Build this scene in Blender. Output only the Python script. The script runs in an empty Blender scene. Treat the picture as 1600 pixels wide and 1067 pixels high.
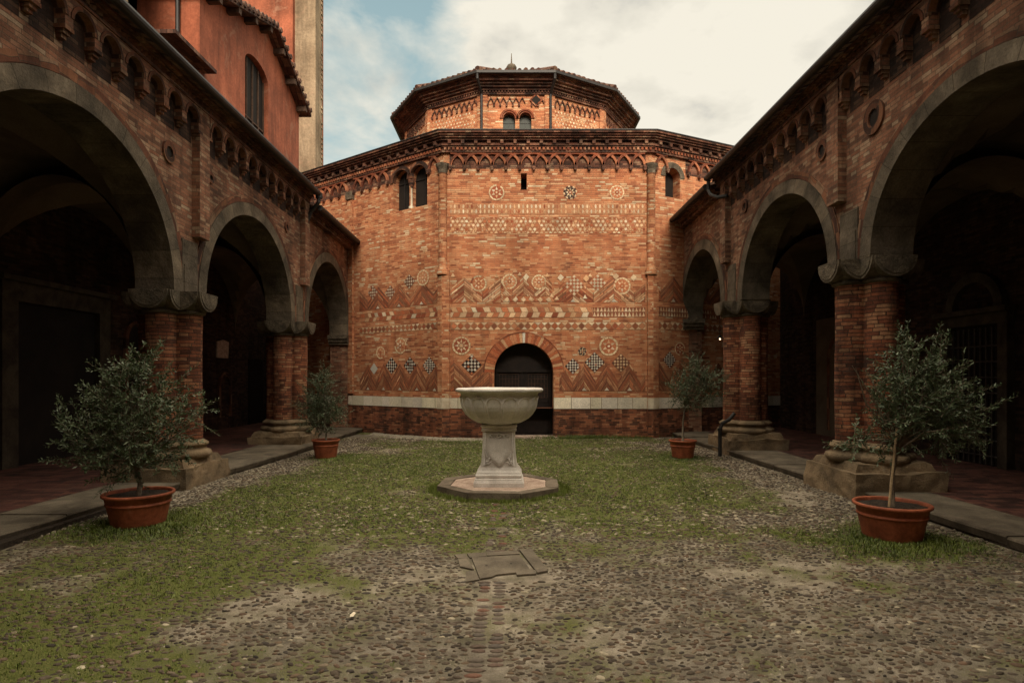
import bpy, math, random
import numpy as np
from mathutils import Vector, noise as mnoise
random.seed(7); rng = np.random.default_rng(7)
PI = math.pi; R = math.radians
S = bpy.context.scene; COL = S.collection
# ------------------------------------------------------------------ camera
F = 940.0; VX = 797.0; HY = 590.0; EYE = 1.7
cam = bpy.data.cameras.new('camera'); co = bpy.data.objects.new('camera', cam); COL.objects.link(co)
cam.sensor_width = 36; cam.lens = 36*F/1600
cam.shift_x = (800-VX)/1600; cam.shift_y = (HY-533.5)/1600
cam.clip_start = .05; cam.clip_end = 3000
co.location = (0, 0, EYE); co.rotation_euler = (PI/2, 0, 0); S.camera = co
# ------------------------------------------------------------------ sun and sky
SUN_EL, SUN_AZ = R(28), R(173)
sl = bpy.data.lights.new('sun', 'SUN'); so = bpy.data.objects.new('sun', sl); COL.objects.link(so)
sl.energy = 5.0; sl.angle = R(26); sl.color = (1, .86, .68)
sd = Vector((math.sin(SUN_AZ)*math.cos(SUN_EL), math.cos(SUN_AZ)*math.cos(SUN_EL), math.sin(SUN_EL)))
so.rotation_euler = sd.to_track_quat('Z', 'Y').to_euler(); so.location = (3, -4, 20)
W = bpy.data.worlds.new('World'); S.world = W; W.use_nodes = True
wt = W.node_tree; wn = wt.nodes; wn.clear()
def N(t, ty, **kw):
    n = t.nodes.new(ty)
    for k, v in kw.items():
        if k.startswith('i_'): n.inputs[k[2:].replace('_', ' ')].default_value = v
        else: setattr(n, k, v)
    return n
def ramp(t, fac, stops, interp='LINEAR'):
    r = t.nodes.new('ShaderNodeValToRGB'); r.color_ramp.interpolation = interp
    e = r.color_ramp.elements
    while len(e) < len(stops): e.new(.5)
    for i, (p, c) in enumerate(stops):
        e[i].position = p; e[i].color = (*c, 1) if not isinstance(c, (int, float)) else (c, c, c, 1)
    t.links.new(fac, r.inputs[0]); return r.outputs[0]
def mth(t, op, a, b=None, c=None, clamp=False):
    n = t.nodes.new('ShaderNodeMath'); n.operation = op; n.use_clamp = clamp
    for i, v in enumerate((a, b, c)):
        if v is None: continue
        if isinstance(v, (int, float)): n.inputs[i].default_value = v
        else: t.links.new(v, n.inputs[i])
    return n.outputs[0]
def mix(t, fac, a, b, mode='MIX'):
    n = t.nodes.new('ShaderNodeMix'); n.data_type = 'RGBA'; n.blend_type = mode
    for s, v in ((0, fac), (6, a), (7, b)):
        if isinstance(v, (int, float)): n.inputs[s].default_value = v if s == 0 else (v, v, v, 1)
        elif isinstance(v, tuple): n.inputs[s].default_value = (*v, 1)
        else: t.links.new(v, n.inputs[s])
    return n.outputs[2]
sky = N(wt, 'ShaderNodeTexSky', sky_type='NISHITA', sun_disc=False, sun_elevation=SUN_EL, sun_rotation=SUN_AZ)
geo = N(wt, 'ShaderNodeTexCoord')
sep = N(wt, 'ShaderNodeSeparateXYZ'); wt.links.new(geo.outputs['Generated'], sep.inputs[0])
# clouds laid on a plane overhead: direction / (z + c)
zz = mth(wt, 'ADD', mth(wt, 'MAXIMUM', sep.outputs[2], 0.0), .22)
cv = N(wt, 'ShaderNodeCombineXYZ')
wt.links.new(mth(wt, 'DIVIDE', sep.outputs[0], zz), cv.inputs[0]); wt.links.new(mth(wt, 'DIVIDE', sep.outputs[1], zz), cv.inputs[1])
n1 = N(wt, 'ShaderNodeTexNoise', i_Scale=2.1, i_Detail=9.0, i_Roughness=.56, i_Distortion=.3); wt.links.new(cv.outputs[0], n1.inputs[0])
n2 = N(wt, 'ShaderNodeTexNoise', i_Scale=3.4, i_Detail=7.0, i_Roughness=.55); wt.links.new(cv.outputs[0], n2.inputs[0])
bias = mth(wt, 'MULTIPLY', mth(wt, 'ADD', sep.outputs[0], .10), 1.9)
bias = mth(wt, 'MINIMUM', mth(wt, 'MAXIMUM', bias, -.045), .30)
cf = ramp(wt, mth(wt, 'ADD', n1.outputs[0], bias), [(.42, 0.0), (.58, 1.0)])
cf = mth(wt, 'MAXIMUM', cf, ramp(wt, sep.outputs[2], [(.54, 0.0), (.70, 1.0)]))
cf = mth(wt, 'MAXIMUM', cf, ramp(wt, mth(wt, 'MULTIPLY', sep.outputs[1], -1.0), [(.0, 0.0), (.3, 1.0)]))
ccol = ramp(wt, n2.outputs[0], [(.30, (.52, .51, .47)), (.40, (.74, .70, .60)), (.50, (.86, .81, .69))])
blue = mix(wt, .80, mix(wt, 1.0, sky.outputs[0], .085, 'MULTIPLY'), ramp(wt, sep.outputs[2], [(.24, (.60, .72, .68)), (.38, (.46, .60, .58)), (.54, (.34, .49, .51))]))
bg = N(wt, 'ShaderNodeBackground'); bg.inputs[1].default_value = 1.0
# overcast boosted high overhead, above the view, to brighten ground and font
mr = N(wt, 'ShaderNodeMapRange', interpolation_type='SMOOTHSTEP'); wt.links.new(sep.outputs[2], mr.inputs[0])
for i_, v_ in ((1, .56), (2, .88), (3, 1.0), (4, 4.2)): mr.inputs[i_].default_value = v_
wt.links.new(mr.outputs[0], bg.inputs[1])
warm = ramp(wt, sep.outputs[2], [(.55, (1, 1, 1)), (.85, (1.0, .94, .84))])
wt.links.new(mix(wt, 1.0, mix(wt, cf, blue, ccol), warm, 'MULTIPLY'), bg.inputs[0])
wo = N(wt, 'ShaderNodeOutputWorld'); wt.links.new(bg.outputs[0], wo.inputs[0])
S.view_settings.view_transform = 'Standard'; S.view_settings.look = 'None'
S.view_settings.exposure = 0.10; S.view_settings.gamma = 1.0
# ------------------------------------------------------------------ materials
def newmat(name):
    m = bpy.data.materials.new(name); m.use_nodes = True; t = m.node_tree
    b = t.nodes['Principled BSDF']; b.inputs['Roughness'].default_value = .85
    b.inputs['Specular IOR Level'].default_value = .25
    return m, t, b
def bump(t, b, h, dist, strength=1.0):
    n = N(t, 'ShaderNodeBump'); n.inputs['Strength'].default_value = strength; n.inputs['Distance'].default_value = dist
    t.links.new(h, n.inputs['Height']); t.links.new(n.outputs[0], b.inputs['Normal'])
def noise(t, vec, sc, det=4.0, ro=.55, dist=0.0):
    n = N(t, 'ShaderNodeTexNoise', i_Scale=sc, i_Detail=det, i_Roughness=ro, i_Distortion=dist)
    if vec is not None: t.links.new(vec, n.inputs[0])
    return n.outputs[0]
def brick_mat(name, pal, mortar, bw=.225, bh=.056, ms=.005, stain=.45, bumpd=.012, dirt=(.05, .04, .035), dirtamt=.5, streak=None, shift=0.0):
    m, t, b = newmat(name)
    uv = N(t, 'ShaderNodeUVMap'); obj = N(t, 'ShaderNodeTexCoord').outputs['Object']
    s = N(t, 'ShaderNodeSeparateXYZ'); t.links.new(uv.outputs[0], s.inputs[0])
    lf = noise(t, obj, .9, 2.0); hf = noise(t, obj, 9.0, 3.0)
    v = mth(t, 'ADD', s.outputs[1], mth(t, 'MULTIPLY', mth(t, 'ADD', lf, mth(t, 'MULTIPLY', hf, .25)), .05))
    row = mth(t, 'FLOOR', mth(t, 'DIVIDE', v, bh))
    wnz = N(t, 'ShaderNodeTexWhiteNoise', noise_dimensions='1D'); t.links.new(row, wnz.inputs['W']); rr = wnz.outputs['Value']
    u = mth(t, 'ADD', mth(t, 'MULTIPLY', s.outputs[0], mth(t, 'MULTIPLY_ADD', rr, .75, .7)), mth(t, 'MULTIPLY', rr, 31.7))
    u = mth(t, 'ADD', u, mth(t, 'MULTIPLY', noise(t, obj, 3.0, 1.0), .12))
    c = N(t, 'ShaderNodeCombineXYZ'); t.links.new(u, c.inputs[0]); t.links.new(v, c.inputs[1])
    br = N(t, 'ShaderNodeTexBrick', offset=.5, squash=.7, squash_frequency=3)
    br.inputs['Color1'].default_value = (0, 0, 0, 1); br.inputs['Color2'].default_value = (1, 1, 1, 1)
    br.inputs['Mortar'].default_value = (.5, .5, .5, 1)
    for k, val in (('Scale', 1.0), ('Mortar Size', ms), ('Mortar Smooth', .35), ('Bias', 0.0), ('Brick Width', bw), ('Row Height', bh)): br.inputs[k].default_value = val
    t.links.new(c.outputs[0], br.inputs['Vector'])
    tint = mth(t, 'ADD', br.outputs['Color'], mth(t, 'MULTIPLY', mth(t, 'SUBTRACT', noise(t, obj, .8, 3.0), .5), .55))
    tint = mth(t, 'ADD', tint, mth(t, 'MULTIPLY_ADD', noise(t, obj, 30.0, 3.0), .16, -.08+shift))
    col = ramp(t, tint, pal)
    col = mix(t, br.outputs['Fac'], col, mortar)
    if streak: # thin pale lime wash in patches
        pf = ramp(t, noise(t, obj, 1.7, 5.0, .62), [(.5, 0.0), (.72, 1.0)])
        col = mix(t, mth(t, 'MULTIPLY', pf, streak[0]), col, streak[1])
    mp_ = N(t, 'ShaderNodeMapping'); mp_.inputs['Scale'].default_value = (2.2, 2.2, .22); t.links.new(obj, mp_.inputs[0])
    sk = ramp(t, noise(t, mp_.outputs[0], 1.6, 6.0, .65, .3), [(.38, 1-stain*.75), (.56, 1.0)]); col = mix(t, 1.0, col, sk, 'MULTIPLY')
    st = ramp(t, noise(t, obj, .7, 6.0, .62, .6), [(.36, 1-stain), (.60, 1.0)])
    col = mix(t, 1.0, col, st, 'MULTIPLY')
    fine = ramp(t, noise(t, obj, 55.0, 4.0, .7), [(.3, .72), (.65, 1.08)])
    col = mix(t, 1.0, col, fine, 'MULTIPLY')
    df = ramp(t, noise(t, obj, 2.6, 8.0, .7), [(.55, 0.0), (.70, 1.0)])
    col = mix(t, mth(t, 'MULTIPLY', df, dirtamt), col, dirt)
    t.links.new(col, b.inputs['Base Color'])
    h = mth(t, 'ADD', mth(t, 'MULTIPLY', mth(t, 'SUBTRACT', 1.0, br.outputs['Fac']), .75), mth(t, 'MULTIPLY', noise(t, obj, 22.0, 5.0, .65), .5))
    h = mth(t, 'ADD', h, mth(t, 'MULTIPLY', br.outputs['Color'], .35))
    bump(t, b, h, bumpd); b.inputs['Roughness'].default_value = .92
    return m
def stone_mat(name, c1, c2, c3=None, sc=3.0, bumpd=.01, rough=.85, spec=.25, fines=60.0):
    m, t, b = newmat(name); obj = N(t, 'ShaderNodeTexCoord').outputs['Object']
    f = noise(t, obj, sc, 8.0, .62, .4)
    stops = [(.36, c1), (.62, c2)] + ([(.74, c3)] if c3 else [])
    col = ramp(t, f, stops)
    fn = noise(t, obj, fines, 5.0, .7)
    col = mix(t, 1.0, col, ramp(t, fn, [(.3, .68), (.68, 1.12)]), 'MULTIPLY')
    t.links.new(col, b.inputs['Base Color'])
    bump(t, b, mth(t, 'ADD', mth(t, 'MULTIPLY', fn, .4), noise(t, obj, sc*5, 6.0, .6)), bumpd)
    b.inputs['Roughness'].default_value = rough; b.inputs['Specular IOR Level'].default_value = spec
    return m
def attr_mat(name, var=.35, sc=40.0, bumpd=.003, rough=.9, dirtsc=1.2):
    m, t, b = newmat(name); a = N(t, 'ShaderNodeAttribute', attribute_name='Col'); obj = N(t, 'ShaderNodeTexCoord').outputs['Object']
    fn = noise(t, obj, sc, 5.0, .65)
    col = mix(t, 1.0, a.outputs[0], ramp(t, fn, [(.3, 1-var), (.68, 1.1)]), 'MULTIPLY')
    col = mix(t, 1.0, col, ramp(t, noise(t, obj, dirtsc, 6.0, .65), [(.36, .74), (.56, 1.0)]), 'MULTIPLY')
    t.links.new(col, b.inputs['Base Color']); bump(t, b, fn, bumpd); b.inputs['Roughness'].default_value = rough
    return m
CHURCH_PAL = [(.0, (.32, .110, .056)), (.16, (.46, .155, .074)), (.34, (.56, .205, .095)), (.56, (.62, .255, .122)), (.80, (.66, .315, .160)), (.93, (.70, .42, .24)), (1.0, (.74, .55, .36))]
M_church = brick_mat('church_brick', CHURCH_PAL, (.46, .23, .13), stain=.25, streak=(.38, (.66, .34, .19)), dirtamt=.3)
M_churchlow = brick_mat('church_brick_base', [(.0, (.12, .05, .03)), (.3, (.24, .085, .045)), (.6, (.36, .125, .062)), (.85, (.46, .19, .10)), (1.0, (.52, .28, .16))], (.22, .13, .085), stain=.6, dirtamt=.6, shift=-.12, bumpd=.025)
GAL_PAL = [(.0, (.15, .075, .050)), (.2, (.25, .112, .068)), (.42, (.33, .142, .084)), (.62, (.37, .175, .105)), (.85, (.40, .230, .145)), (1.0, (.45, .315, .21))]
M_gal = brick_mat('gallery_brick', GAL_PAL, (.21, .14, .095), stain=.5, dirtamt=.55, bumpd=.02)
SH_PAL = [(.0, (.15, .055, .034)), (.25, (.26, .085, .045)), (.5, (.36, .12, .06)), (.75, (.43, .17, .088)), (1.0, (.48, .26, .145))]
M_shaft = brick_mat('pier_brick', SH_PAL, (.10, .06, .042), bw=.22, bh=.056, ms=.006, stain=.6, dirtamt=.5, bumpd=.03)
M_trim = brick_mat('terracotta_trim', [(.0, (.17, .05, .03)), (.4, (.42, .12, .055)), (.8, (.52, .20, .10)), (1.0, (.58, .33, .2))], (.26, .15, .10), bw=.16, bh=.3, stain=.5, dirtamt=.45)
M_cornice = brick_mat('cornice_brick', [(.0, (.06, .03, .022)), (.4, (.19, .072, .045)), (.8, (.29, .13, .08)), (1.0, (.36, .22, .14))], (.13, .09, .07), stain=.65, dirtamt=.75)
M_galtrim = brick_mat('gallery_trim_brick', [(.0, (.06, .03, .022)), (.4, (.2, .075, .042)), (.8, (.3, .13, .07)), (1.0, (.36, .22, .14))], (.15, .10, .07), bw=.12, bh=.3, stain=.6, dirtamt=.5)
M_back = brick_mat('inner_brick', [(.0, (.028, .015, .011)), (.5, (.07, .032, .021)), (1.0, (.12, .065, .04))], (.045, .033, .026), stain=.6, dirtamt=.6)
M_arch = stone_mat('arch_stone', (.066, .053, .038), (.17, .136, .10), (.26, .215, .16), sc=2.2, bumpd=.02, fines=38.0)
def add_joints(m, rowh=.46, bw=1.7):
    t = m.node_tree; b = t.nodes['Principled BSDF']; uv = N(t, 'ShaderNodeUVMap'); br = N(t, 'ShaderNodeTexBrick', offset=.37)
    for k, val in (('Scale', 1.0), ('Mortar Size', .006), ('Mortar Smooth', .6), ('Bias', 0.0), ('Brick Width', bw), ('Row Height', rowh)): br.inputs[k].default_value = val
    br.inputs['Color1'].default_value = (.72, .72, .72, 1); br.inputs['Color2'].default_value = (1.2, 1.17, 1.12, 1); br.inputs['Mortar'].default_value = (.35, .32, .28, 1)
    t.links.new(uv.outputs[0], br.inputs['Vector']); l = b.inputs['Base Color'].links[0].from_socket
    t.links.new(mix(t, 1.0, l, br.outputs['Color'], 'MULTIPLY'), b.inputs['Base Color'])
add_joints(M_arch)
M_cap = stone_mat('capital_stone', (.06, .047, .034), (.16, .127, .09), (.27, .22, .16), sc=5.5, bumpd=.03)
M_inner = stone_mat('inner_stone', (.035, .026, .018), (.085, .066, .045), sc=3.0, bumpd=.01)
M_base = stone_mat('sandstone', (.11, .080, .050), (.27, .19, .115), (.34, .27, .19), sc=2.0, bumpd=.03)
M_font = stone_mat('font_marble', (.52, .48, .45), (.78, .73, .69), (.85, .81, .78), sc=2.6, bumpd=.004, rough=.6, fines=90.0)
M_fontslab = stone_mat('font_slab_stone', (.10, .078, .058), (.20, .16, .12), sc=4.0, bumpd=.012)
M_pink = stone_mat('pink_cement', (.36, .25, .20), (.58, .44, .36), sc=9.0, bumpd=.012, fines=120.0)
M_pave = stone_mat('pavement_stone', (.075, .06, .044), (.165, .135, .10), (.22, .185, .14), sc=2.6, bumpd=.008)
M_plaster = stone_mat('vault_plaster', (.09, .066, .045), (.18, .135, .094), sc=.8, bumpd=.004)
M_orange = stone_mat('orange_plaster', (.22, .066, .034), (.40, .122, .064), (.48, .18, .10), sc=.55, bumpd=.006, fines=14.0)
M_beige = stone_mat('beige_plaster', (.20, .14, .088), (.34, .25, .165), (.42, .33, .22), sc=.6, bumpd=.01, fines=9.0)
for m_ in (M_orange, M_beige):
    t = m_.node_tree; b = t.nodes['Principled BSDF']; ob = N(t, 'ShaderNodeTexCoord').outputs['Object']; mp_ = N(t, 'ShaderNodeMapping'); mp_.inputs['Scale'].default_value = (1.8, 1.8, .16); t.links.new(ob, mp_.inputs[0])
    l = b.inputs['Base Color'].links[0].from_socket; c_ = mix(t, 1.0, l, ramp(t, noise(t, mp_.outputs[0], 1.1, 7.0, .68, .4), [(.36, .62), (.56, 1.05)]), 'MULTIPLY')
    c_ = mix(t, ramp(t, noise(t, ob, 1.3, 8.0, .7, .5), [(.56, 0.0), (.66, .35)]), c_, (.40, .24, .16)); t.links.new(c_, b.inputs['Base Color'])
M_tile = brick_mat('roof_tile', [(.0, (.06, .03, .024)), (.5, (.18, .085, .06)), (1.0, (.30, .18, .12))], (.05, .03, .025), bw=.18, bh=.36, ms=.01, stain=.5, dirtamt=.7, bumpd=.02)
M_metal = stone_mat('black_gutter_metal', (.012, .011, .011), (.026, .023, .022), sc=4.0, bumpd=.001, rough=.55, spec=.4)
M_wood = stone_mat('dark_door_wood', (.010, .007, .006), (.022, .014, .011), sc=5.0, bumpd=.003, rough=.6)
M_beam = stone_mat('beam_wood', (.05, .03, .02), (.11, .065, .045), sc=5.0, bumpd=.004)
M_dark = stone_mat('dark_interior', (.012, .009, .008), (.02, .015, .012), sc=2.0, bumpd=.001)
M_terra = stone_mat('terracotta_pot', (.22, .060, .030), (.40, .115, .056), (.46, .20, .13), sc=4.0, bumpd=.002, rough=.6, fines=25.0)
M_soil = stone_mat('potting_soil', (.02, .014, .01), (.06, .042, .03), sc=25.0, bumpd=.02)
M_bark = stone_mat('olive_bark', (.09, .07, .05), (.21, .165, .12), sc=14.0, bumpd=.006)
M_cane = stone_mat('cane_stake', (.24, .16, .09), (.36, .26, .15), sc=8.0, bumpd=.002)
M_mosaic = attr_mat('inlay_tiles'); M_white = stone_mat('white_marble_band', (.44, .35, .25), (.74, .65, .51), (.78, .72, .60), sc=2.4, bumpd=.004)
M_iron = stone_mat('iron_grille', (.035, .03, .027), (.07, .062, .055), sc=6.0, bumpd=.001, rough=.5)
M_glass, gt, gb = newmat('dark_leaded_glass'); gb.inputs['Base Color'].default_value = (.035, .042, .036, 1); gb.inputs['Roughness'].default_value = .45; gb.inputs['Specular IOR Level'].default_value = .18
M_pebble = attr_mat('cobble_stone', var=.35, sc=60.0, bumpd=.004, rough=.8, dirtsc=3.0)
M_floor = brick_mat('gallery_floor_brick', [(.0, (.06, .025, .02)), (.5, (.12, .045, .035)), (1.0, (.17, .07, .05))], (.05, .035, .03), bw=.26, bh=.13, stain=.5)
def leaf_mat(name, c1, c2, c3):
    m, t, b = newmat(name); a = N(t, 'ShaderNodeAttribute', attribute_name='Col')
    col = ramp(t, a.outputs['Fac'], [(0.0, c1), (.55, c2), (1.0, c3)]); t.links.new(col, b.inputs['Base Color'])
    b.inputs['Roughness'].default_value = .5; b.inputs['Specular IOR Level'].default_value = .4
    return m
M_olive = leaf_mat('olive_leaves', (.030, .048, .020), (.070, .098, .046), (.16, .19, .12))
M_grass = leaf_mat('grass_blades', (.050, .072, .008), (.105, .140, .018), (.19, .22, .05))
# ------------------------------------------------------------------ mesh helpers
def setp(o, label=None, cat=None, group=None, kind=None):
    if label: o['label'] = label
    if cat: o['category'] = cat
    if group: o['group'] = group
    if kind: o['kind'] = kind
    return o
def empty(name, label, cat, loc=(0, 0, 0), group=None):
    o = bpy.data.objects.new(name, None); COL.objects.link(o); o.location = loc; o.empty_display_size = .2
    return setp(o, label, cat, group)
class MB:
    def __init__(s, tf=None): s.v = []; s.f = []; s.m = []; s.c = []; s.uv = []; s.tf = tf; s.mi = 0; s.col = (1, 1, 1)
    def P(s, a, b, d): return s.tf(a, b, d) if s.tf else (a, b, d)
    def face(s, pts, uv=None):
        i = len(s.v); s.v += [tuple(p) for p in pts]; s.f.append(tuple(range(i, i+len(pts))))
        s.m.append(s.mi); s.c.append(s.col); s.uv.append(uv)
    def tface(s, pts, uv=None): s.face([s.P(*p) for p in pts], uv)
    def box(s, a0, a1, b0, b1, d0, d1):
        c = [s.P(a, b, d) for d in (d0, d1) for b in (b0, b1) for a in (a0, a1)]
        for q in ((4, 5, 7, 6), (0, 2, 3, 1), (0, 1, 5, 4), (2, 6, 7, 3), (0, 4, 6, 2), (1, 3, 7, 5)): s.face([c[k] for k in q])
    def prism(s, pts, d0, d1, back=False):
        s.tface([(a, b, d1) for a, b in pts])
        if back: s.tface([(a, b, d0) for a, b in pts])
        n = len(pts)
        for i in range(n):
            (a, b), (c, d) = pts[i], pts[(i+1) % n]
            s.tface([(a, b, d0), (c, d, d0), (c, d, d1), (a, b, d1)])
    def flat(s, pts, d): s.tface([(a, b, d) for a, b in pts])
    def ring(s, sc, zc, ri, ro, d0, d1, a0=0, a1=PI, n=24, k=1.0, stilt=0.0, outer=True):
        # arch ring; k scales heights; uv: u radial, v along the arc
        rm = (ri+ro)/2
        def pt(r, a, d): return s.P(sc-r*math.cos(a), zc+r*math.sin(a)*k, d)
        A = [a0+(a1-a0)*i/n for i in range(n+1)]
        for x, y in zip(A, A[1:]):
            vx, vy = x*rm, y*rm
            s.face([pt(ri, x, d1), pt(ro, x, d1), pt(ro, y, d1), pt(ri, y, d1)], [(0, vx), (ro-ri, vx), (ro-ri, vy), (0, vy)])
            s.face([pt(ri, x, d0), pt(ri, x, d1), pt(ri, y, d1), pt(ri, y, d0)], [(0, vx), (d1-d0, vx), (d1-d0, vy), (0, vy)])
            if outer: s.face([pt(ro, x, d0), pt(ro, x, d1), pt(ro, y, d1), pt(ro, y, d0)], [(0, vx), (d1-d0, vx), (d1-d0, vy), (0, vy)])
        for a in (a0, a1): s.face([pt(ri, a, d0), pt(ro, a, d0), pt(ro, a, d1), pt(ri, a, d1)])
    def tube(s, pts, rad, n=8, cap=True):
        pts = [Vector(p) for p in pts]
        if isinstance(rad, (int, float)): rad = [rad]*len(pts)
        rings = []; base = len(s.v); L = 0
        up = None; Ls = []
        for i, p in enumerate(pts):
            d = (pts[min(i+1, len(pts)-1)]-pts[max(i-1, 0)]).normalized()
            if up is None: up = Vector((0, 0, 1)) if abs(d.z) < .9 else Vector((1, 0, 0))
            a = d.cross(up).normalized(); b = a.cross(d).normalized(); up = b
            if i: L += (p-pts[i-1]).length
            Ls.append(L)
            for k in range(n):
                t = 2*PI*k/n; s.v.append(tuple(p+a*math.cos(t)*rad[i]+b*math.sin(t)*rad[i]))
        for i in range(len(pts)-1):
            for k in range(n):
                q = (k+1) % n
                s.f.append((base+i*n+k, base+i*n+q, base+(i+1)*n+q, base+(i+1)*n+k)); s.m.append(s.mi); s.c.append(s.col)
                u0, u1 = 2*PI*k/n*rad[i], 2*PI*(k+1)/n*rad[i]
                s.uv.append([(u0, Ls[i]), (u1, Ls[i]), (u1, Ls[i+1]), (u0, Ls[i+1])])
        if cap:
            for i in (0, len(pts)-1): s.f.append(tuple(base+i*n+k for k in range(n))); s.m.append(s.mi); s.c.append(s.col); s.uv.append(None)
    def lathe(s, cx, cy, prof, n=32, closed=False):
        base = len(s.v)
        for r, z in prof:
            for k in range(n): s.v.append((cx+r*math.cos(2*PI*k/n), cy+r*math.sin(2*PI*k/n), z))
        L = 0
        for i in range(len(prof)-1):
            L2 = L+math.hypot(prof[i+1][0]-prof[i][0], prof[i+1][1]-prof[i][1])
            for k in range(n):
                q = (k+1) % n; s.f.append((base+i*n+k, base+i*n+q, base+(i+1)*n+q, base+(i+1)*n+k)); s.m.append(s.mi); s.c.append(s.col)
                r = prof[i][0]; s.uv.append([(2*PI*k/n*r, L), (2*PI*(k+1)/n*r, L), (2*PI*(k+1)/n*r, L2), (2*PI*k/n*r, L2)])
            L = L2
    def rock(s, x0, x1, y0, y1, z0, z1, amp=.03, n=8, seed=0, taper=0.0, hole=False):
        cx, cy = (x0+x1)/2, (y0+y1)/2
        def pt(x, y, z):
            t = (z-z0)/(z1-z0); kx = 1-taper*t
            p = Vector((cx+(x-cx)*kx, cy+(y-cy)*kx, z)); q = mnoise.noise_vector(p*2.3+Vector((seed*7.1, 0, 0)))+.45*mnoise.noise_vector(p*7+Vector((seed, 3, 0)))
            return (p.x+q.x*amp, p.y+q.y*amp, p.z+q.z*amp*(.7 if t > .5 else .2))
        def grid(f):
            base = len(s.v)
            for j in range(n+1):
                for i in range(n+1): s.v.append(pt(*f(i/n, j/n)))
            for j in range(n):
                for i in range(n):
                    a = base+j*(n+1)+i; s.f.append((a, a+1, a+n+2, a+n+1)); s.m.append(s.mi); s.c.append(s.col); s.uv.append(None)
        lx = lambda u: x0+(x1-x0)*u; ly = lambda u: y0+(y1-y0)*u; lz = lambda u: z0+(z1-z0)*u
        grid(lambda u, v: (lx(u), y0, lz(v))); grid(lambda u, v: (lx(u), y1, lz(v)))
        grid(lambda u, v: (x0, ly(u), lz(v))); grid(lambda u, v: (x1, ly(u), lz(v))); grid(lambda u, v: (lx(u), ly(v), z1))
    def build(s, name, mats, parent=None, smooth=False, weld=False):
        if not isinstance(mats, (list, tuple)): mats = [mats]
        me = bpy.data.meshes.new(name); v = np.array(s.v, dtype=np.float64)
        if parent is not None:
            off = np.array(world_loc(parent)); v = v-off
        me.from_pydata(v.tolist(), [], s.f)
        for m in mats: me.materials.append(m)
        me.polygons.foreach_set('material_index', s.m)
        if smooth: me.polygons.foreach_set('use_smooth', [True]*len(s.f))
        uvl = me.uv_layers.new(name='UVMap'); arr = []
        cols = []
        for fi, f in enumerate(s.f):
            q = s.uv[fi]
            if q is None:
                P = [s.v[i] for i in f]; nx = ny = nz = 0.0
                for a, b in zip(P, P[1:]+P[:1]):
                    nx += (a[1]-b[1])*(a[2]+b[2]); ny += (a[2]-b[2])*(a[0]+b[0]); nz += (a[0]-b[0])*(a[1]+b[1])
                l = math.sqrt(nx*nx+ny*ny+nz*nz) or 1
                if abs(nz)/l < .72:
                    h = math.hypot(nx, ny) or 1; tx, ty = -ny/h, nx/h
                    q = [(p[0]*tx+p[1]*ty, p[2]) for p in P]
                else: q = [(p[0], p[1]) for p in P]
            for w in q: arr += [w[0], w[1]]
            c = s.c[fi]; cols += [c[0], c[1], c[2], 1.0]*len(f)
        uvl.data.foreach_set('uv', arr)
        ca = me.color_attributes.new('Col', 'FLOAT_COLOR', 'CORNER'); ca.data.foreach_set('color', cols)
        me.update(); 
        o = bpy.data.objects.new(name, me); COL.objects.link(o)
        if parent is not None: o.parent = parent
        return o
def world_loc(o):
    p = Vector((0, 0, 0))
    while o: p += o.location; o = o.parent
    return tuple(p)
def np_mesh(name, V, Fc, mat, colv=None, parent=None, smooth=True):
    me = bpy.data.meshes.new(name); Fc = np.asarray(Fc); k = Fc.shape[1]
    if parent is not None: V = V-np.array(world_loc(parent))
    me.vertices.add(len(V)); me.vertices.foreach_set('co', V.astype(np.float32).ravel())
    me.loops.add(Fc.size); me.loops.foreach_set('vertex_index', Fc.astype(np.int32).ravel())
    me.polygons.add(len(Fc)); me.polygons.foreach_set('loop_start', np.arange(0, Fc.size, k, dtype=np.int32))
    try: me.polygons.foreach_set('loop_total', np.full(len(Fc), k, dtype=np.int32))
    except Exception: pass
    if smooth: me.polygons.foreach_set('use_smooth', np.ones(len(Fc), dtype=bool))
    me.update(calc_edges=True); me.materials.append(mat)
    if colv is not None:
        ca = me.color_attributes.new('Col', 'FLOAT_COLOR', 'POINT')
        c = np.ones((len(V), 4), dtype=np.float32); c[:, :colv.shape[1]] = colv
        if colv.shape[1] == 1: c[:, 1] = c[:, 2] = colv[:, 0]
        ca.data.foreach_set('color', c.ravel())
    me.validate(); o = bpy.data.objects.new(name, me); COL.objects.link(o)
    if parent is not None: o.parent = parent
    return o
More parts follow.
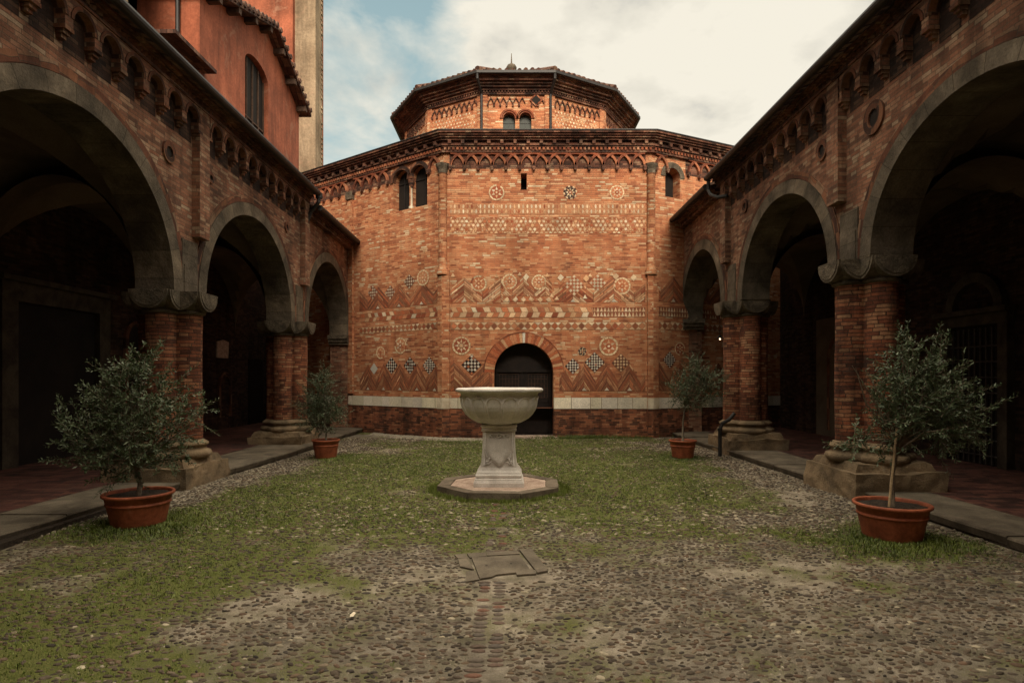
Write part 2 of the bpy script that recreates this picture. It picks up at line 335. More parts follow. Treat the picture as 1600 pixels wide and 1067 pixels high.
def arch_wall(mb, s0, s1, z0, z1, ops, depth, n=20):
    """wall in (s,z) with arched openings; ops = (sc, halfwidth, sill or None, spring, rise); depth = how far the reveals go in (negative d)"""
    ops = sorted(ops); x = s0
    for sc, hw, sill, sp, rise in ops:
        if sc-hw > x+1e-4: mb.flat([(x, z0), (sc-hw, z0), (sc-hw, z1), (x, z1)], 0)
        if sill is not None and sill > z0: mb.flat([(sc-hw, z0), (sc+hw, z0), (sc+hw, sill), (sc-hw, sill)], 0)
        zb = z0 if sill is None else sill
        if rise > 0:
            A = [PI*i/n for i in range(n+1)]; C = [(sc-hw*math.cos(a), sp+rise*math.sin(a)) for a in A]
        else: C = [(sc-hw, sp), (sc+hw, sp)]
        for (a, b), (c, d) in zip(C, C[1:]):
            mb.flat([(a, b), (c, d), (c, z1), (a, z1)], 0)
            mb.tface([(a, b, 0), (c, d, 0), (c, d, -depth), (a, b, -depth)])
        for e in (sc-hw, sc+hw):
            if sp > zb: mb.tface([(e, zb, 0), (e, sp, 0), (e, sp, -depth), (e, zb, -depth)])
        if sill is not None: mb.tface([(sc-hw, sill, 0), (sc+hw, sill, 0), (sc+hw, sill, -depth), (sc-hw, sill, -depth)])
        x = sc+hw
    if x < s1-1e-4: mb.flat([(x, z0), (s1, z0), (s1, z1), (x, z1)], 0)
def offset(path, d, closed=False):
    n = len(path); out = []
    def nrm(a, b):
        x, y = b[0]-a[0], b[1]-a[1]; l = math.hypot(x, y); return (y/l, -x/l)
    for i in range(n):
        if closed: na, nb = nrm(path[i-1], path[i]), nrm(path[i], path[(i+1) % n])
        else:
            nb = nrm(path[i], path[i+1]) if i < n-1 else nrm(path[i-1], path[i])
            na = nrm(path[i-1], path[i]) if i > 0 else nb
        mx, my = na[0]+nb[0], na[1]+nb[1]; l = mx*na[0]+my*na[1]
        out.append((path[i][0]+mx*d/l, path[i][1]+my*d/l))
    return out
def sweep(mb, path, d0, d1, z0, z1, closed=False, z1b=None):
    a, b = offset(path, d0, closed), offset(path, d1, closed); n = len(path); z1b = z1 if z1b is None else z1b
    for i in range(n if closed else n-1):
        j = (i+1) % n
        p = lambda q, z: (q[0], q[1], z)
        mb.face([p(b[i], z0), p(b[j], z0), p(b[j], z1b), p(b[i], z1b)])
        mb.face([p(a[i], z1), p(a[j], z1), p(b[j], z1b), p(b[i], z1b)])
        mb.face([p(a[i], z0), p(a[j], z0), p(b[j], z0), p(b[i], z0)])
        mb.face([p(a[i], z0), p(a[j], z0), p(a[j], z1), p(a[i], z1)])
def frame(p0, p1):
    """plan segment -> tf(s,z,d), outward normal on the right hand of p0->p1"""
    x, y = p1[0]-p0[0], p1[1]-p0[1]; l = math.hypot(x, y); x /= l; y /= l
    return (lambda s, z, d: (p0[0]+x*s+y*d, p0[1]+y*s-x*d, z)), l
# ------------------------------------------------------------------ projection helpers (photo pixel -> point of a known plane)
def gpt(px, py, z=0.0):
    Y = F*(EYE-z)/(py-HY); return ((px-VX)/F*Y, Y)
# ------------------------------------------------------------------ octagonal church
church = empty('octagonal_church', 'red brick octagonal church with inlaid brick mosaics, arched door and a tiled drum on top', 'church', (1.06, 17, 0))
PL, PA, PB, PR = (-9.4, 17+.708*7.52), (-1.88, 17.0), (4.0, 17.0), (9.6, 17+.47*5.6)
PATH = [PL, PA, PB, PR]
tL, LL = frame(PL, PA); tF, LF = frame(PA, PB); tR, LR = frame(PB, PR)
def onface(p0, p1):
    l = math.hypot(p1[0]-p0[0], p1[1]-p0[1]); dx, dy = (p1[0]-p0[0])/l, (p1[1]-p0[1])/l
    def g(px, py=None):
        k = (px-VX)/F; s = (k*p0[1]-p0[0])/(dx-k*dy); Y = p0[1]+dy*s
        return s if py is None else (s, EYE+(HY-py)*Y/F)
    return g
gL, gF, gR = onface(PL, PA), onface(PA, PB), onface(PB, PR)
ZT = 8.1
m = MB(tF); mlo = MB(tF)
dsc = gF(818.5); DH = .84
arch_wall(mlo, 0, LF, -.3, .84, [(dsc, DH, None, .84, 0)], .55)
arch_wall(m, 0, LF, .84, 4.7, [(dsc, DH, None, 1.85, .84)], .55)
s0, sz0 = gF(818.5, 297); s1, sz1 = gF(818.5, 271)
arch_wall(m, 0, LF, 4.7, ZT, [(s0, .085, sz0, sz1, 0)], .5)
m.tf = tL; mlo.tf = tL
wl = gL(641, 328); wl2 = gL(615, 262); wr2 = gL(667, 262)
wz0 = gL(641, 326)[1]; wz1 = gL(641, 262)[1]; hw = (wr2[0]-wl2[0])/2; wc = (wl2[0]+wr2[0])/2
arch_wall(mlo, 0, LL, -.3, .84, [], .5)
arch_wall(m, 0, LL, .84, ZT, [(wc-hw/2-.015, hw/2-.0, wz0, wz1-hw/2, hw/2), (wc+hw/2+.015, hw/2-.0, wz0, wz1-hw/2, hw/2)], .45)
m.tf = tR; mlo.tf = tR
r0, rz0 = gR(1051, 309); r1 = gR(1039); r2 = gR(1062); rz1 = gR(1051, 263)[1]; rh = (r2-r1)/2
arch_wall(mlo, 0, LR, -.3, .84, [], .5)
arch_wall(m, 0, LR, .84, ZT, [(r0, rh, rz0, rz1-rh, rh)], .45)
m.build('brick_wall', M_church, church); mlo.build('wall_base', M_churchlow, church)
mp = MB(); 
def sweepcap(mb, path, d0, d1, z0, z1):
    sweep(mb, path, d0, d1, z0, z1); a, b = offset(path, d0), offset(path, d1)
    for i in (0, -1): mb.face([(a[i][0], a[i][1], z0), (b[i][0], b[i][1], z0), (b[i][0], b[i][1], z1), (a[i][0], a[i][1], z1)])
def xy(tf, s, d=0): p = tf(s, 0, d); return (p[0], p[1])
sweepcap(mp, [PL, PA, xy(tF, dsc-DH-.05)], 0, .06, -.3, .20); sweepcap(mp, [xy(tF, dsc+DH+.05), PB, PR], 0, .06, -.3, .24)
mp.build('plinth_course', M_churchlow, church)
# openings: dark panes and door
d = MB(tF); d.box(dsc-DH-.02, dsc+DH+.02, -.1, 2.8, -.56, -.5); door = d.build('door', M_wood, church)
d = MB(tF)
for a, b in ((-.80, -.03), (.03, .80)):
    for z0, z1 in ((.10, .50), (.58, 1.02)):
        for q in ((a+.06, b-.06, z0, z0+.03), (a+.06, b-.06, z1-.03, z1), (a+.06, a+.09, z0, z1), (b-.09, b-.06, z0, z1)): d.box(dsc+q[0], dsc+q[1], q[2], q[3], -.5, -.475)
    d.box(dsc+a, dsc+a+.05, 0, 1.95, -.5, -.46); d.box(dsc+b-.05, dsc+b, 0, 1.95, -.5, -.46)
d.box(dsc-.82, dsc+.82, 1.86, 1.95, -.5, -.44); d.build('door_panel', M_wood, door)
for a, b in ((-.70, -.14), (.14, .70)):
    g = MB(tF)
    for i in range(7): x = dsc+a+(b-a)*i/6; g.box(x-.006, x+.006, 1.12, 1.80, -.495, -.483)
    for i in range(6): z = 1.12+.68*i/5; g.box(dsc+a, dsc+b, z-.006, z+.006, -.492, -.478)
    g.build('door_grille', M_beam, door)
d = MB(tF); d.box(dsc-DH-.12, dsc+DH+.14, -.2, .045, -.55, .10); d.build('door_threshold', M_pink, church)
def arch_bricks(tf, sc, zc, ri, ro, name, mat, d1=.025, d0=0, k=1.0, a0=0, a1=PI, parent=church):
    a = MB(tf); a.ring(sc, zc, ri, ro, d0, d1, a0, a1, 32, k); return a.build(name, mat, parent)
# door hood in alternating voussoirs
vm = MB(tF); nv = 37
for i in range(nv):
    a, b = PI*i/nv+.008, PI*(i+1)/nv-.008
    c = [(.50, .155, .07), (.62, .36, .20), (.44, .12, .055), (.56, .24, .12), (.33, .10, .05)][random.randrange(5)]
    if i == nv//2: c = (.70, .64, .54)
    ro = DH+.27 + (.03 if i == nv//2 else 0)
    vm.col = c; pts = [(dsc-(DH-.005)*math.cos(a), 1.85+(DH-.005)*math.sin(a)), (dsc-ro*math.cos(a), 1.85+ro*math.sin(a)), (dsc-ro*math.cos(b), 1.85+ro*math.sin(b)), (dsc-(DH-.005)*math.cos(b), 1.85+(DH-.005)*math.sin(b))]
    vm.prism(pts, -.2, .012)
vm.build('door_arch', M_mosaic, church)
arch_bricks(tF, dsc, 1.85, DH+.275, DH+.305, 'arch_moulding', M_trim, .016)
# window backs, frames, column
for tf, c, h, z0, z1, nm in ((tL, wc, hw+.05, wz0-.1, wz1+.15, 'window_pane'), (tR, r0, rh+.1, rz0-.1, rz1+.15, 'window_pane'), (tF, s0, .2, sz0-.1, sz1+.1, 'window_pane')):
    g = MB(tf); g.box(c-h, c+h, z0, z1, -.5, -.30 if tf is tR else (-.24 if tf is tL else -.46)); g.build(nm, M_dark, church)
for k in (-1, 1): arch_bricks(tL, wc+k*(hw/2+.015), wz1-hw/2, hw/2-.005, hw/2+.11, 'window_arch', M_galtrim, .04, -.1)
arch_bricks(tR, r0, rz1-rh, rh, rh+.16, 'window_arch', M_cap, .02, -.1)
c = MB(); p = tL(wc, 0, -.06)
c.lathe(p[0], p[1], [(.075, wz0), (.075, wz0+.06), (.045, wz0+.1), (.04, wz1-hw/2-.3), (.05, wz1-hw/2-.27), (.0, wz1-hw/2-.24)], 14)
c.build('window_column', M_white, church, smooth=True); c = MB(); c.lathe(p[0], p[1], [(.055, wz1-hw/2-.24), (.075, wz1-hw/2-.14), (.10, wz1-hw/2-.05), (.10, wz1-hw/2+.02), (0, wz1-hw/2+.02)], 8); c.build('window_capital', M_cornice, church)
for k in (-1, 1):
    g = MB(tL); x = wc+k*(hw*.62); g.box(x-.015, x+.015, wz0, wz1-.1, -.24, -.21); g.box(wc+min(0, k*hw), wc+max(0, k*hw), wz1-hw*.5-.02, wz1-hw*.5, -.24, -.21); g.build('window_frame', M_metal, church)
# corner pilasters and colonnettes
for P0, ta, sa, tb, sb, w in ((PA, tL, LL-.10, tF, .17, 0), (PB, tF, LF-.10, tR, .16, 1)):
    q = MB(); sweepcap(q, [xy(ta, sa-.03), P0, xy(tb, sb)], 0, .11, .825, 4.72); q.build('corner_pilaster', M_church, church); q = MB(); sweepcap(q, [xy(ta, sa-.03), P0, xy(tb, sb)], 0, .11, -.3, .825); q.build('pilaster_foot', M_churchlow, church)
    o = offset([xy(ta, 0), P0, xy(tb, 1)], .0)[1]
    q = MB(); q.lathe(P0[0]-.02+w*.0, P0[1]-.01, [(.17, 4.6), (.17, 4.72), (.13, 4.8), (.12, 4.85), (.12, 7.42), (.14, 7.44)], 16); q.build('corner_column', M_church, church, smooth=True)
    q = MB(); q.lathe(P0[0]-.02, P0[1]+.02, [(.13, 7.4), (.15, 7.42), (.13, 7.45), (.15, 7.56), (.20, 7.66), (.21, 7.72), (0, 7.72)], 8); q.build('column_capital', M_cap, church)
sl_, zl_ = gL(549, 310)
q = MB(tL); q.box(sl_-.12, sl_+.12, 1.2, 7.4, 0, .07); q.build('thin_pilaster', M_church, church)
q = MB(tL); q.box(sl_-.15, sl_+.15, 7.38, 7.62, 0, .12); q.build('pilaster_capital', M_cap, church)
# interlaced blind arches
def interlace(tf, s0, s1, n, zf=7.64, name='arch_frieze'):
    m = MB(tf); p = (s1-s0)/n; m.uvk = 1
    for i in range(-1, n):
        a0, a1 = 0, PI
        if i == -1: a0 = PI/2
        if i == n-1: a1 = PI/2
        c = s0+(i+1)*p; dd = .075 if i % 2 else .068
        m.ring(c, zf, p-.034, p+.034, -.01, dd, a0, a1, 14, .98)
    m.mi = 1
    for i in range(n+1):
        x = s0+i*p; m.prism([(x-.05, zf+.03), (x-.045, zf-.06), (x-.02, zf-.11), (x+.02, zf-.11), (x+.045, zf-.06), (x+.05, zf+.03)], 0, .10)
    m.build(name, [M_trim, M_cornice], church)
interlace(tF, .20, LF-.20, 14)
interlace(tL, LL-.52, LL-.12, 1); interlace(tR, .12, .52, 1)
a = gL(500); b = sl_-.16; interlace(tL, max(.3, b-.39*7), b, 7); b2 = wc-hw-.22; n_ = max(2, int(round((b2-sl_-.16)/.40))); interlace(tL, sl_+.16, b2, n_)
interlace(tR, r0+rh+.28, r0+rh+.28+.41*6, 6)
# dark soot-stained back of the frieze
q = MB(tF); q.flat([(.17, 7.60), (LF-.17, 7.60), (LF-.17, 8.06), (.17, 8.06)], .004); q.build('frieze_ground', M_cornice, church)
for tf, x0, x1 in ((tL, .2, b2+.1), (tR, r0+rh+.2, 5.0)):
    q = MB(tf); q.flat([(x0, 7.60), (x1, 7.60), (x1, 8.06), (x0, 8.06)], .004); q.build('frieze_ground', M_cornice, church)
# cornice
q = MB()
for d1, z0, z1 in ((.09, 8.03, 8.09), (.11, 8.16, 8.20), (.15, 8.20, 8.24), (.17, 8.35, 8.40), (.23, 8.40, 8.45), (.28, 8.45, 8.50), (.33, 8.50, 8.56)): sweep(q, PATH, -.3, d1, z0, z1)
sweep(q, PATH, -.3, .07, 8.09, 8.35)
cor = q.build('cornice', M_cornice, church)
q = MB()
for tf, L in ((tL, LL), (tF, LF), (tR, LR)):
    q.tf = tf; n = int(L/.115)
    for i in range(n): x = L*(i+.5)/n; q.box(x-.03, x+.03, 8.09, 8.16, .06, .125)
q.build('dentil_course', M_trim, cor)
q = MB()
for tf, L in ((tL, LL), (tF, LF), (tR, LR)):
    q.tf = tf; n = int(L/.36)
    for i in range(n): x = L*(i+.5)/n; q.box(x-.045, x+.045, 8.24, 8.35, .06, .19)
q.tf = None; sweep(q, PATH, .05, .078, 8.245, 8.345); q.build('modillion_course', M_cornice, cor)
q = MB(); sweep(q, PATH, -.6, .35, 8.56, 8.585); q.build('parapet_capping', M_metal, cor)
# roof of the ambulatory (behind the parapet) and hidden sides
DC = (.196, 24.0)
def dode(r): return [(DC[0]+r/math.cos(R(15))*math.cos(R(-105+30*i)), DC[1]+r/math.cos(R(15))*math.sin(R(-105+30*i))) for i in range(12)]
back = [(12.0, 26.0), (7.0, 31.5), (-7, 31.5), (-12.0, 27.0)]
q = MB()
for a, b in zip([PR]+back, back+[PL]): q.face([(*a, -.3), (*b, -.3), (*b, 8.5), (*a, 8.5)])
q.build('rear_wall', M_church, church)
q = MB(); ring = [PL, PA, PB, PR]+back; dd = dode(4.1)
ctr = lambda p: min(range(12), key=lambda i: (dd[i][0]-p[0])**2+(dd[i][1]-p[1])**2)
for a, b in zip(ring, ring[1:]+ring[:1]):
    i, j = ctr(a), ctr(b); k = i
    q.face([(*a, 8.5), (*b, 8.5), (*dd[j], 9.35), (*dd[i], 9.35)]) if i != j else q.face([(*a, 8.5), (*b, 8.5), (*dd[i], 9.35)])
    while k != j and (j-i) % 12 <= 6:
        k = (k+1) % 12
q.build('lower_roof', M_tile, church)
# drum (twelve sided)
WP = dode(4.15); q = MB()
for i in range(12):
    tf, L = frame(WP[i], WP[(i+1) % 12]); q.tf = tf
    if i == 0: arch_wall(q, 0, L, 8.6, 11.2, [(L/2-.27+.04, .20, 9.2, 10.24, .20), (L/2+.27+.04, .20, 9.2, 10.24, .20)], .25, 14)
    else: arch_wall(q, 0, L, 8.6, 11.2, [], .2)
drum = q.build('drum_wall', M_church, church)
tf, L = frame(WP[0], WP[1])
for k in (-1, 1):
    c0 = L/2+.04+k*.27
    q = MB(tf); q.box(c0-.22, c0+.22, 9.1, 10.5, -.24, -.2); w = q.build('drum_window', M_glass, drum)
    q = MB(tf)
    for j in range(3): q.box(c0-.2, c0+.2, 9.75+j*.2, 9.76+j*.2, -.2, -.185)
    q.box(c0-.008, c0+.008, 9.2, 10.45, -.2, -.185); q.build('window_bars', M_metal, w)
    q = MB(tf); q.ring(c0, 10.24, .195, .245, -.12, .03, 0, PI, 18); q.ring(c0, 10.24, .245, .30, 0, .06, 0, PI, 18); q.build('window_arch', M_trim, drum)
q = MB(); p = tf(L/2+.04, 0, -.08); q.lathe(p[0], p[1], [(.04, 9.2), (.04, 10.1), (.06, 10.13), (.08, 10.25), (0, 10.25)], 10); q.build('window_column', M_cap, drum)
for i in range(12):
    ta_, La = frame(WP[i-1], WP[i]); tb_, Lb = frame(WP[i], WP[(i+1) % 12]); q = MB(); sweepcap(q, [xy(ta_, La-.17), WP[i], xy(tb_, .17)], 0, .05, 8.6, 11.0); q.build('drum_pilaster', M_church, drum)
q = MB() # zigzag arches of the drum
for i in (0, 1, 2, 3, 11, 10, 9):
    tfi, L = frame(WP[i], WP[(i+1) % 12]); q.tf = tfi; n = 9; p = (L-.36)/n
    for k in range(n):
        x = .18+k*p
        if i == 0 and k in (6,): continue
        for (xa, za), (xb, zb) in (((x, 10.70), (x+p/2, 10.88)), ((x+p/2, 10.88), (x+p, 10.70))):
            q.prism([(xa, za), (xa, za+.055), (xb, zb+.055), (xb, zb)], 0, .05)
        q.box(x-.03, x+.03, 10.62, 10.71, 0, .055)
q.build('zigzag_frieze', M_cornice, drum)
tf, L = frame(WP[0], WP[1]); cx = L/2+.66; q = MB(tf)
q.prism([(cx-.22, 10.83), (cx, 11.05), (cx+.22, 10.83), (cx, 10.61)], 0, .055); w = q.build('lozenge_frame', M_trim, drum)
q = MB(tf); q.prism([(cx-.16, 10.83), (cx, 10.99), (cx+.16, 10.83), (cx, 10.67)], .0, .059); q.build('lozenge_pane', M_dark, w)
q = MB(); EP = WP
for d1, z0, z1 in ((.07, 11.0, 11.06), (.12, 11.13, 11.20), (.20, 11.20, 11.27), (.27, 11.27, 11.34), (.36, 11.34, 11.44), (.41, 11.44, 11.54)): sweep(q, WP, -.2, d1, z0, z1, True)
sweep(q, WP, -.2, .05, 11.06, 11.13, True)
dc = q.build('drum_cornice', M_cornice, drum); q = MB()
for i in range(12):
    q.tf, L = frame(WP[i], WP[(i+1) % 12]); n = 22
    for k in range(n): x = L*(k+.5)/n; q.box(x-.025, x+.025, 11.06, 11.13, .04, .10)
q.build('drum_dentils', M_cornice, dc)
RP = dode(4.64); AP = (DC[0], DC[1], 13.75); q = MB()
for i in range(12):
    a, b = RP[i], RP[(i+1) % 12]; q.face([(*a, 11.56), (*b, 11.56), AP]); q.face([(*a, 11.50), (*b, 11.50), (*b, 11.56), (*a, 11.56)])
sweep(q, RP, -.5, 0, 11.49, 11.50, True)
rf = q.build('drum_roof', M_tile, church)
q = MB()
for i in range(12):
    a, b = Vector((*RP[i], 11.58)), Vector((*RP[(i+1) % 12], 11.58)); apx = Vector(AP)+Vector((0, 0, .03)); n = 12; mid = (a+b)/2
    up = (apx-mid)
    for k in range(n):
        t = (k+.5)/n; st = a.lerp(b, t); frac = 1-abs(2*t-1); out = -up.normalized()*.05
        jit = Vector((random.uniform(-.01, .01), random.uniform(-.01, .01), random.uniform(-.012, .018)))
        q.tube([st+out+jit, st+up*frac*.5+jit*.3, st+up*frac*.97], .075, 7)
    q.tube([a+Vector((0, 0, .04)), a.lerp(apx, .98)], .10, 8)
q.build('roof_tiles', M_tile, rf)
q = MB(); fx, fy = DC; fz = 13.72
q.lathe(fx-.14, fy, [(.20, fz-.1), (.20, fz+.06), (.10, fz+.10), (.12, fz+.16), (.20, fz+.26), (.21, fz+.33), (.16, fz+.42), (.06, fz+.47), (.03, fz+.52), (.012, fz+.9), (0, fz+.9)], 20); q.build('roof_finial', M_cap, church, smooth=True)
q = MB(); sweep(q, RP, 0, .09, 11.47, 11.55, True); gu = q.build('roof_gutter', M_metal, church)
for i, nm in ((0, 'a'), (1, 'b')):
    p = WP[i]; e = RP[i]; n = Vector((p[0]-DC[0], p[1]-DC[1])).normalized(); 
    q = MB(); w = (p[0]+n.x*.09, p[1]+n.y*.09); q.tube([(e[0]+n.x*.03, e[1]+n.y*.03, 11.48), (e[0]+n.x*.03, e[1]+n.y*.03, 11.32), (w[0], w[1], 11.0), (w[0], w[1], 8.9)], .045, 8); q.build('downpipe', M_metal, church)
# ------------------------------------------------------------------ inlaid mosaics of the church
CREAM = [(.76, .50, .30), (.80, .57, .37), (.72, .42, .23), (.80, .64, .46), (.76, .52, .33)]
REDS = [(.46, .135, .06), (.52, .18, .085), (.36, .10, .05), (.56, .24, .12), (.42, .15, .08)]
BROWN = [(.28, .10, .055), (.36, .12, .06), (.44, .165, .08), (.34, .15, .08), (.48, .23, .12), (.24, .09, .05)]
MORT = (.36, .19, .105)
ch = lambda L: L[random.randrange(len(L))]
def clip(poly, ax, val, keep):
    out = []
    for i in range(len(poly)):
        p, q = poly[i], poly[(i+1) % len(poly)]; a, b = (p[ax]-val)*keep, (q[ax]-val)*keep
        if a >= 0: out.append(p)
        if a*b < 0: t = a/(a-b); out.append((p[0]+(q[0]-p[0])*t, p[1]+(q[1]-p[1])*t))
    return out
def clipbox(poly, s0, s1, z0, z1):
    for ax, v, k in ((0, s0, 1), (0, s1, -1), (1, z0, 1), (1, z1, -1)):
        poly = clip(poly, ax, v, k)
        if len(poly) < 3: return None
    return poly
class Mosaic:
    def __init__(s, tf, name): s.m = MB(tf); s.name = name
    def tile(s, poly, col, box=None, d=.008, j=.0025):
        if box: poly = clipbox(poly, *box)
        if not poly: return
        if max(p[0] for p in poly)-min(p[0] for p in poly) < .008: return
        if random.random() < .05: col = random.choice(REDS)
        poly = [(a_+random.gauss(0, .0028), b_+random.gauss(0, .0028)) for a_, b_ in poly]
        k = random.uniform(.72, 1.12); s.m.col = tuple(min(.8, c*k) for c in col)
        dd = d+random.uniform(0, j); s.m.flat(poly, dd)
    def back(s, s0, s1, z0, z1, col=MORT): s.m.col = col; s.m.flat([(s0, z0), (s1, z0), (s1, z1), (s0, z1)], .0045)
    def done(s): return s.m.build(s.name, M_mosaic, church)
def diamonds(tf, s0, s1, z0, z1, nm='diamond_band'):
    M = Mosaic(tf, nm); M.back(s0, s1, z0, z1); h = (z1-z0)/2; n = int((s1-s0)/(2*h*.93)); w = (s1-s0)/n/2; g = .012; zc = (z0+z1)/2
    for i in range(n):
        c = s0+w*(2*i+1); M.tile([(c-w+g, zc), (c, z1-g), (c+w-g, zc), (c, z0+g)], ch(REDS+BROWN[:3]))
        M.tile([(c+g*1.2, z1), (c+w, zc+g*1.4), (c+2*w-g*1.2, z1)], ch(CREAM), (s0, s1, z0, z1)); M.tile([(c+g*1.2, z0), (c+w, zc-g*1.4), (c+2*w-g*1.2, z0)], ch(CREAM), (s0, s1, z0, z1))
    M.done()
def blocks(tf, s0, s1, z0, z1, nm='parallelogram_band', dim=0):
    M = Mosaic(tf, nm); M.back(s0, s1, z0, z1); zc = (z0+z1)/2; g = .008
    for r, (a, b) in enumerate(((zc, z1), (z0, zc))):
        x = s0-.1; k = r
        while x < s1:
            w = random.uniform(.13, .20); sl = .055*(1 if r == 0 else -1)
            M.tile([(x+g, a+g), (x+w-g, a+g), (x+w-g-sl, b-g), (x+g-sl, b-g)], ch(CREAM) if (k % 2 and not (dim and random.random() < .4)) else ch(REDS), (s0, s1, z0, z1)); x += w; k += 1
    M.done()
def teeth(tf, s0, s1, z0, z1, nm='toothed_band'):
    M = Mosaic(tf, nm); M.back(s0, s1, z0, z1, (.30, .11, .06)); h = (z1-z0)/2; n = int((s1-s0)/.095); w = (s1-s0)/n
    for r in range(2):
        for i in range(n): x = s0+i*w; M.tile([(x+.008, z0+r*h+.01), (x+w-.008, z0+r*h+.01), (x+w/2, z0+r*h+h-.004)], ch(CREAM))
    M.done()
def circ(c, z, r, n=8, ph=0, kx=1, kz=1): return [(c+r*kx*math.cos(ph+2*PI*i/n), z+r*kz*math.sin(ph+2*PI*i/n)) for i in range(n)]
def hexes(tf, s0, s1, z0, z1, nm='hexagon_band'):
    M = Mosaic(tf, nm); M.back(s0, s1, z0, z1, (.46, .20, .10)); rows = 4; dz = (z1-z0)/rows; p = dz*1.16; bx = (s0, s1, z0, z1)
    for r in range(rows+1):
        z = z0+r*dz; i = 0; x = s0-p+(r % 2)*p/2
        while x < s1+p:
            big = (i+r) % 2
            M.tile(circ(x, z, dz*.37, 8), ch(CREAM) if random.random() < .75 else ch(REDS), bx)
            for k in range(6):
                a = PI/6+k*PI/3; 
                if random.random() < .85: M.tile(circ(x+p*.5*math.cos(a), z+dz*.52*math.sin(a), dz*.13, 4), ch(CREAM[:2]+BROWN[:3]), bx, .009)
            x += p; i += 1
    M.done()
def lenses(tf, s0, s1, z0, z1, nm='lens_band'):
    M = Mosaic(tf, nm); M.back(s0, s1, z0, z1, (.52, .25, .13)); dz = (z1-z0)/2; p = dz*.86; bx = (s0, s1, z0, z1)
    for r in range(2):
        z = z0+dz*(r+.5); x = s0
        while x < s1+p:
            M.tile([(x, z+dz*.45), (x+p*.2, z+dz*.2), (x+p*.2, z-dz*.2), (x, z-dz*.45), (x-p*.2, z-dz*.2), (x-p*.2, z+dz*.2)], ch(CREAM+CREAM+REDS[3:]), bx)
            for sg in (-1, 1):
                cx, cz = x+p*.5, z+sg*dz*.0
                M.tile([(cx-p*.22*sg-.0, z+dz*.36), (cx+p*.02, z+dz*.06), (cx+p*.22*sg, z-dz*.36), (cx-p*.02, z-dz*.06)], ch(CREAM+REDS+REDS), bx, .0095)
            x += p
    M.done()
def roundel(tf, c, z, r, pts=8, dark=0, nm='inlaid_roundel', half=False, inner=None):
    M = Mosaic(tf, nm); pal = BROWN if not half else REDS; A = (.78, .60, .38) if not dark else (.66, .50, .33)
    M.m.col = ch(REDS[:2]+BROWN[2:4]); M.m.flat(circ(c, z, r, 28), .006); n = pts*2
    for i in range(n if not half else n):
        a, b = 2*PI*i/n+.03, 2*PI*(i+1)/n-.03
        M.tile([(c+r*.78*math.cos(a), z+r*.78*math.sin(a)), (c+r*.97*math.cos(a), z+r*.97*math.sin(a)), (c+r*.97*math.cos(b), z+r*.97*math.sin(b)), (c+r*.78*math.cos(b), z+r*.78*math.sin(b))], A if not (dark and i % 2) else (.06, .045, .04))
    M.m.col = ch(REDS[1:4]) if not dark else (.07, .05, .04); M.m.flat(circ(c, z, r*.76, 28), .0095)
    for i in range(pts):
        a = 2*PI*i/pts+PI/2; w = PI/pts*.82
        M.tile([(c+r*.72*math.cos(a), z+r*.72*math.sin(a)), (c+r*.36*math.cos(a+w), z+r*.36*math.sin(a+w)), (c+r*.30*math.cos(a), z+r*.30*math.sin(a)), (c+r*.36*math.cos(a-w), z+r*.36*math.sin(a-w))], ch(CREAM), None, .0125)
    M.tile(circ(c, z, r*.24, 12), inner or ch(REDS), None, .015); M.tile(circ(c, z, r*.12, 10), ch(CREAM), None, .019)
    M.done()
def checker(tf, c, z, n=6, w=.50, h=None, pal=None, nm='checker_lozenge', d=.010):
    M = Mosaic(tf, nm); h = h or w; a, b = w/2, h/2
    M.m.col = (.24, .09, .05) if sum((pal or ((0,0,0),(0,0,0)))[1]) < .4 else (.56, .25, .13); M.m.flat([(c-a, z), (c, z+b), (c+a, z), (c, z-b)], .0085+d-.010)
    L, D = pal or ((.70, .64, .55), (.035, .025, .022))
    for i in range(n):
        for j in range(n):
            u0, u1, v0, v1 = (i+.06)/n, (i+.94)/n, (j+.06)/n, (j+.94)/n
            P = lambda u, v: (c+(u-v)*a*.94, z+(u+v-1)*b*.94)
            col = L if (i+j) % 2 == 0 else D
            M.tile([P(u0, v0), P(u1, v0), P(u1, v1), P(u0, v1)], col, None, d+.002, .001)
    M.done()
def chevrons(tf, s0, s1, z0, amp, pitch, ph=0.0, K=9, w=.062, zmax=9, nm='herringbone_chevrons', pal=None, top=None, inl=True):
    M = Mosaic(tf, nm); pal = pal or BROWN; h = pitch/2; i0 = int(math.floor((s0-ph)/h))-1; i1 = int(math.ceil((s1-ph)/h))+1; bx = (s0, s1, z0, zmax)
    K0 = -int(amp/w)-1
    for i in range(i0, i1):
        xa, xb = ph+i*h, ph+(i+1)*h; za, zb = (0, amp) if i % 2 == 0 else (amp, 0)
        for k in range(K0, K):
            zo = z0+k*w; M.m.col = (.20, .085, .05)
            p = clipbox([(xa, zo+za), (xb, zo+zb), (xb, zo+zb+w+.001), (xa, zo+za+w+.001)], *bx)
            if p: M.m.flat(p, .0045)
            nb = 2+(k % 2); g = .006; cc = ch(pal) if random.random() < .6 else None
            for q in range(nb):
                ta, tb = q/nb+.012, (q+1)/nb-.012
                la, lb = xa+(xb-xa)*ta, xa+(xb-xa)*tb; ya, yb = za+(zb-za)*ta, za+(zb-za)*tb
                M.tile([(la, zo+ya+g), (lb, zo+yb+g), (lb, zo+yb+w-g), (la, zo+ya+w-g)], cc or ch(pal+([CREAM[2]] if random.random() < .5 else [])), bx, .0065, .003)
    if inl:
        for i in range(i0, i1):
            if i % 2 == 0:
                x = ph+(i+1)*h
                if s0+.1 < x < s1-.1: M.tile([(x-.07, z0+.012), (x+.07, z0+.012), (x, z0+.10)], (.66, .58, .46), None, .011)
    M.done()
zf = lambda py: gF(800, py)[1]
a, b = .20, LF-.18
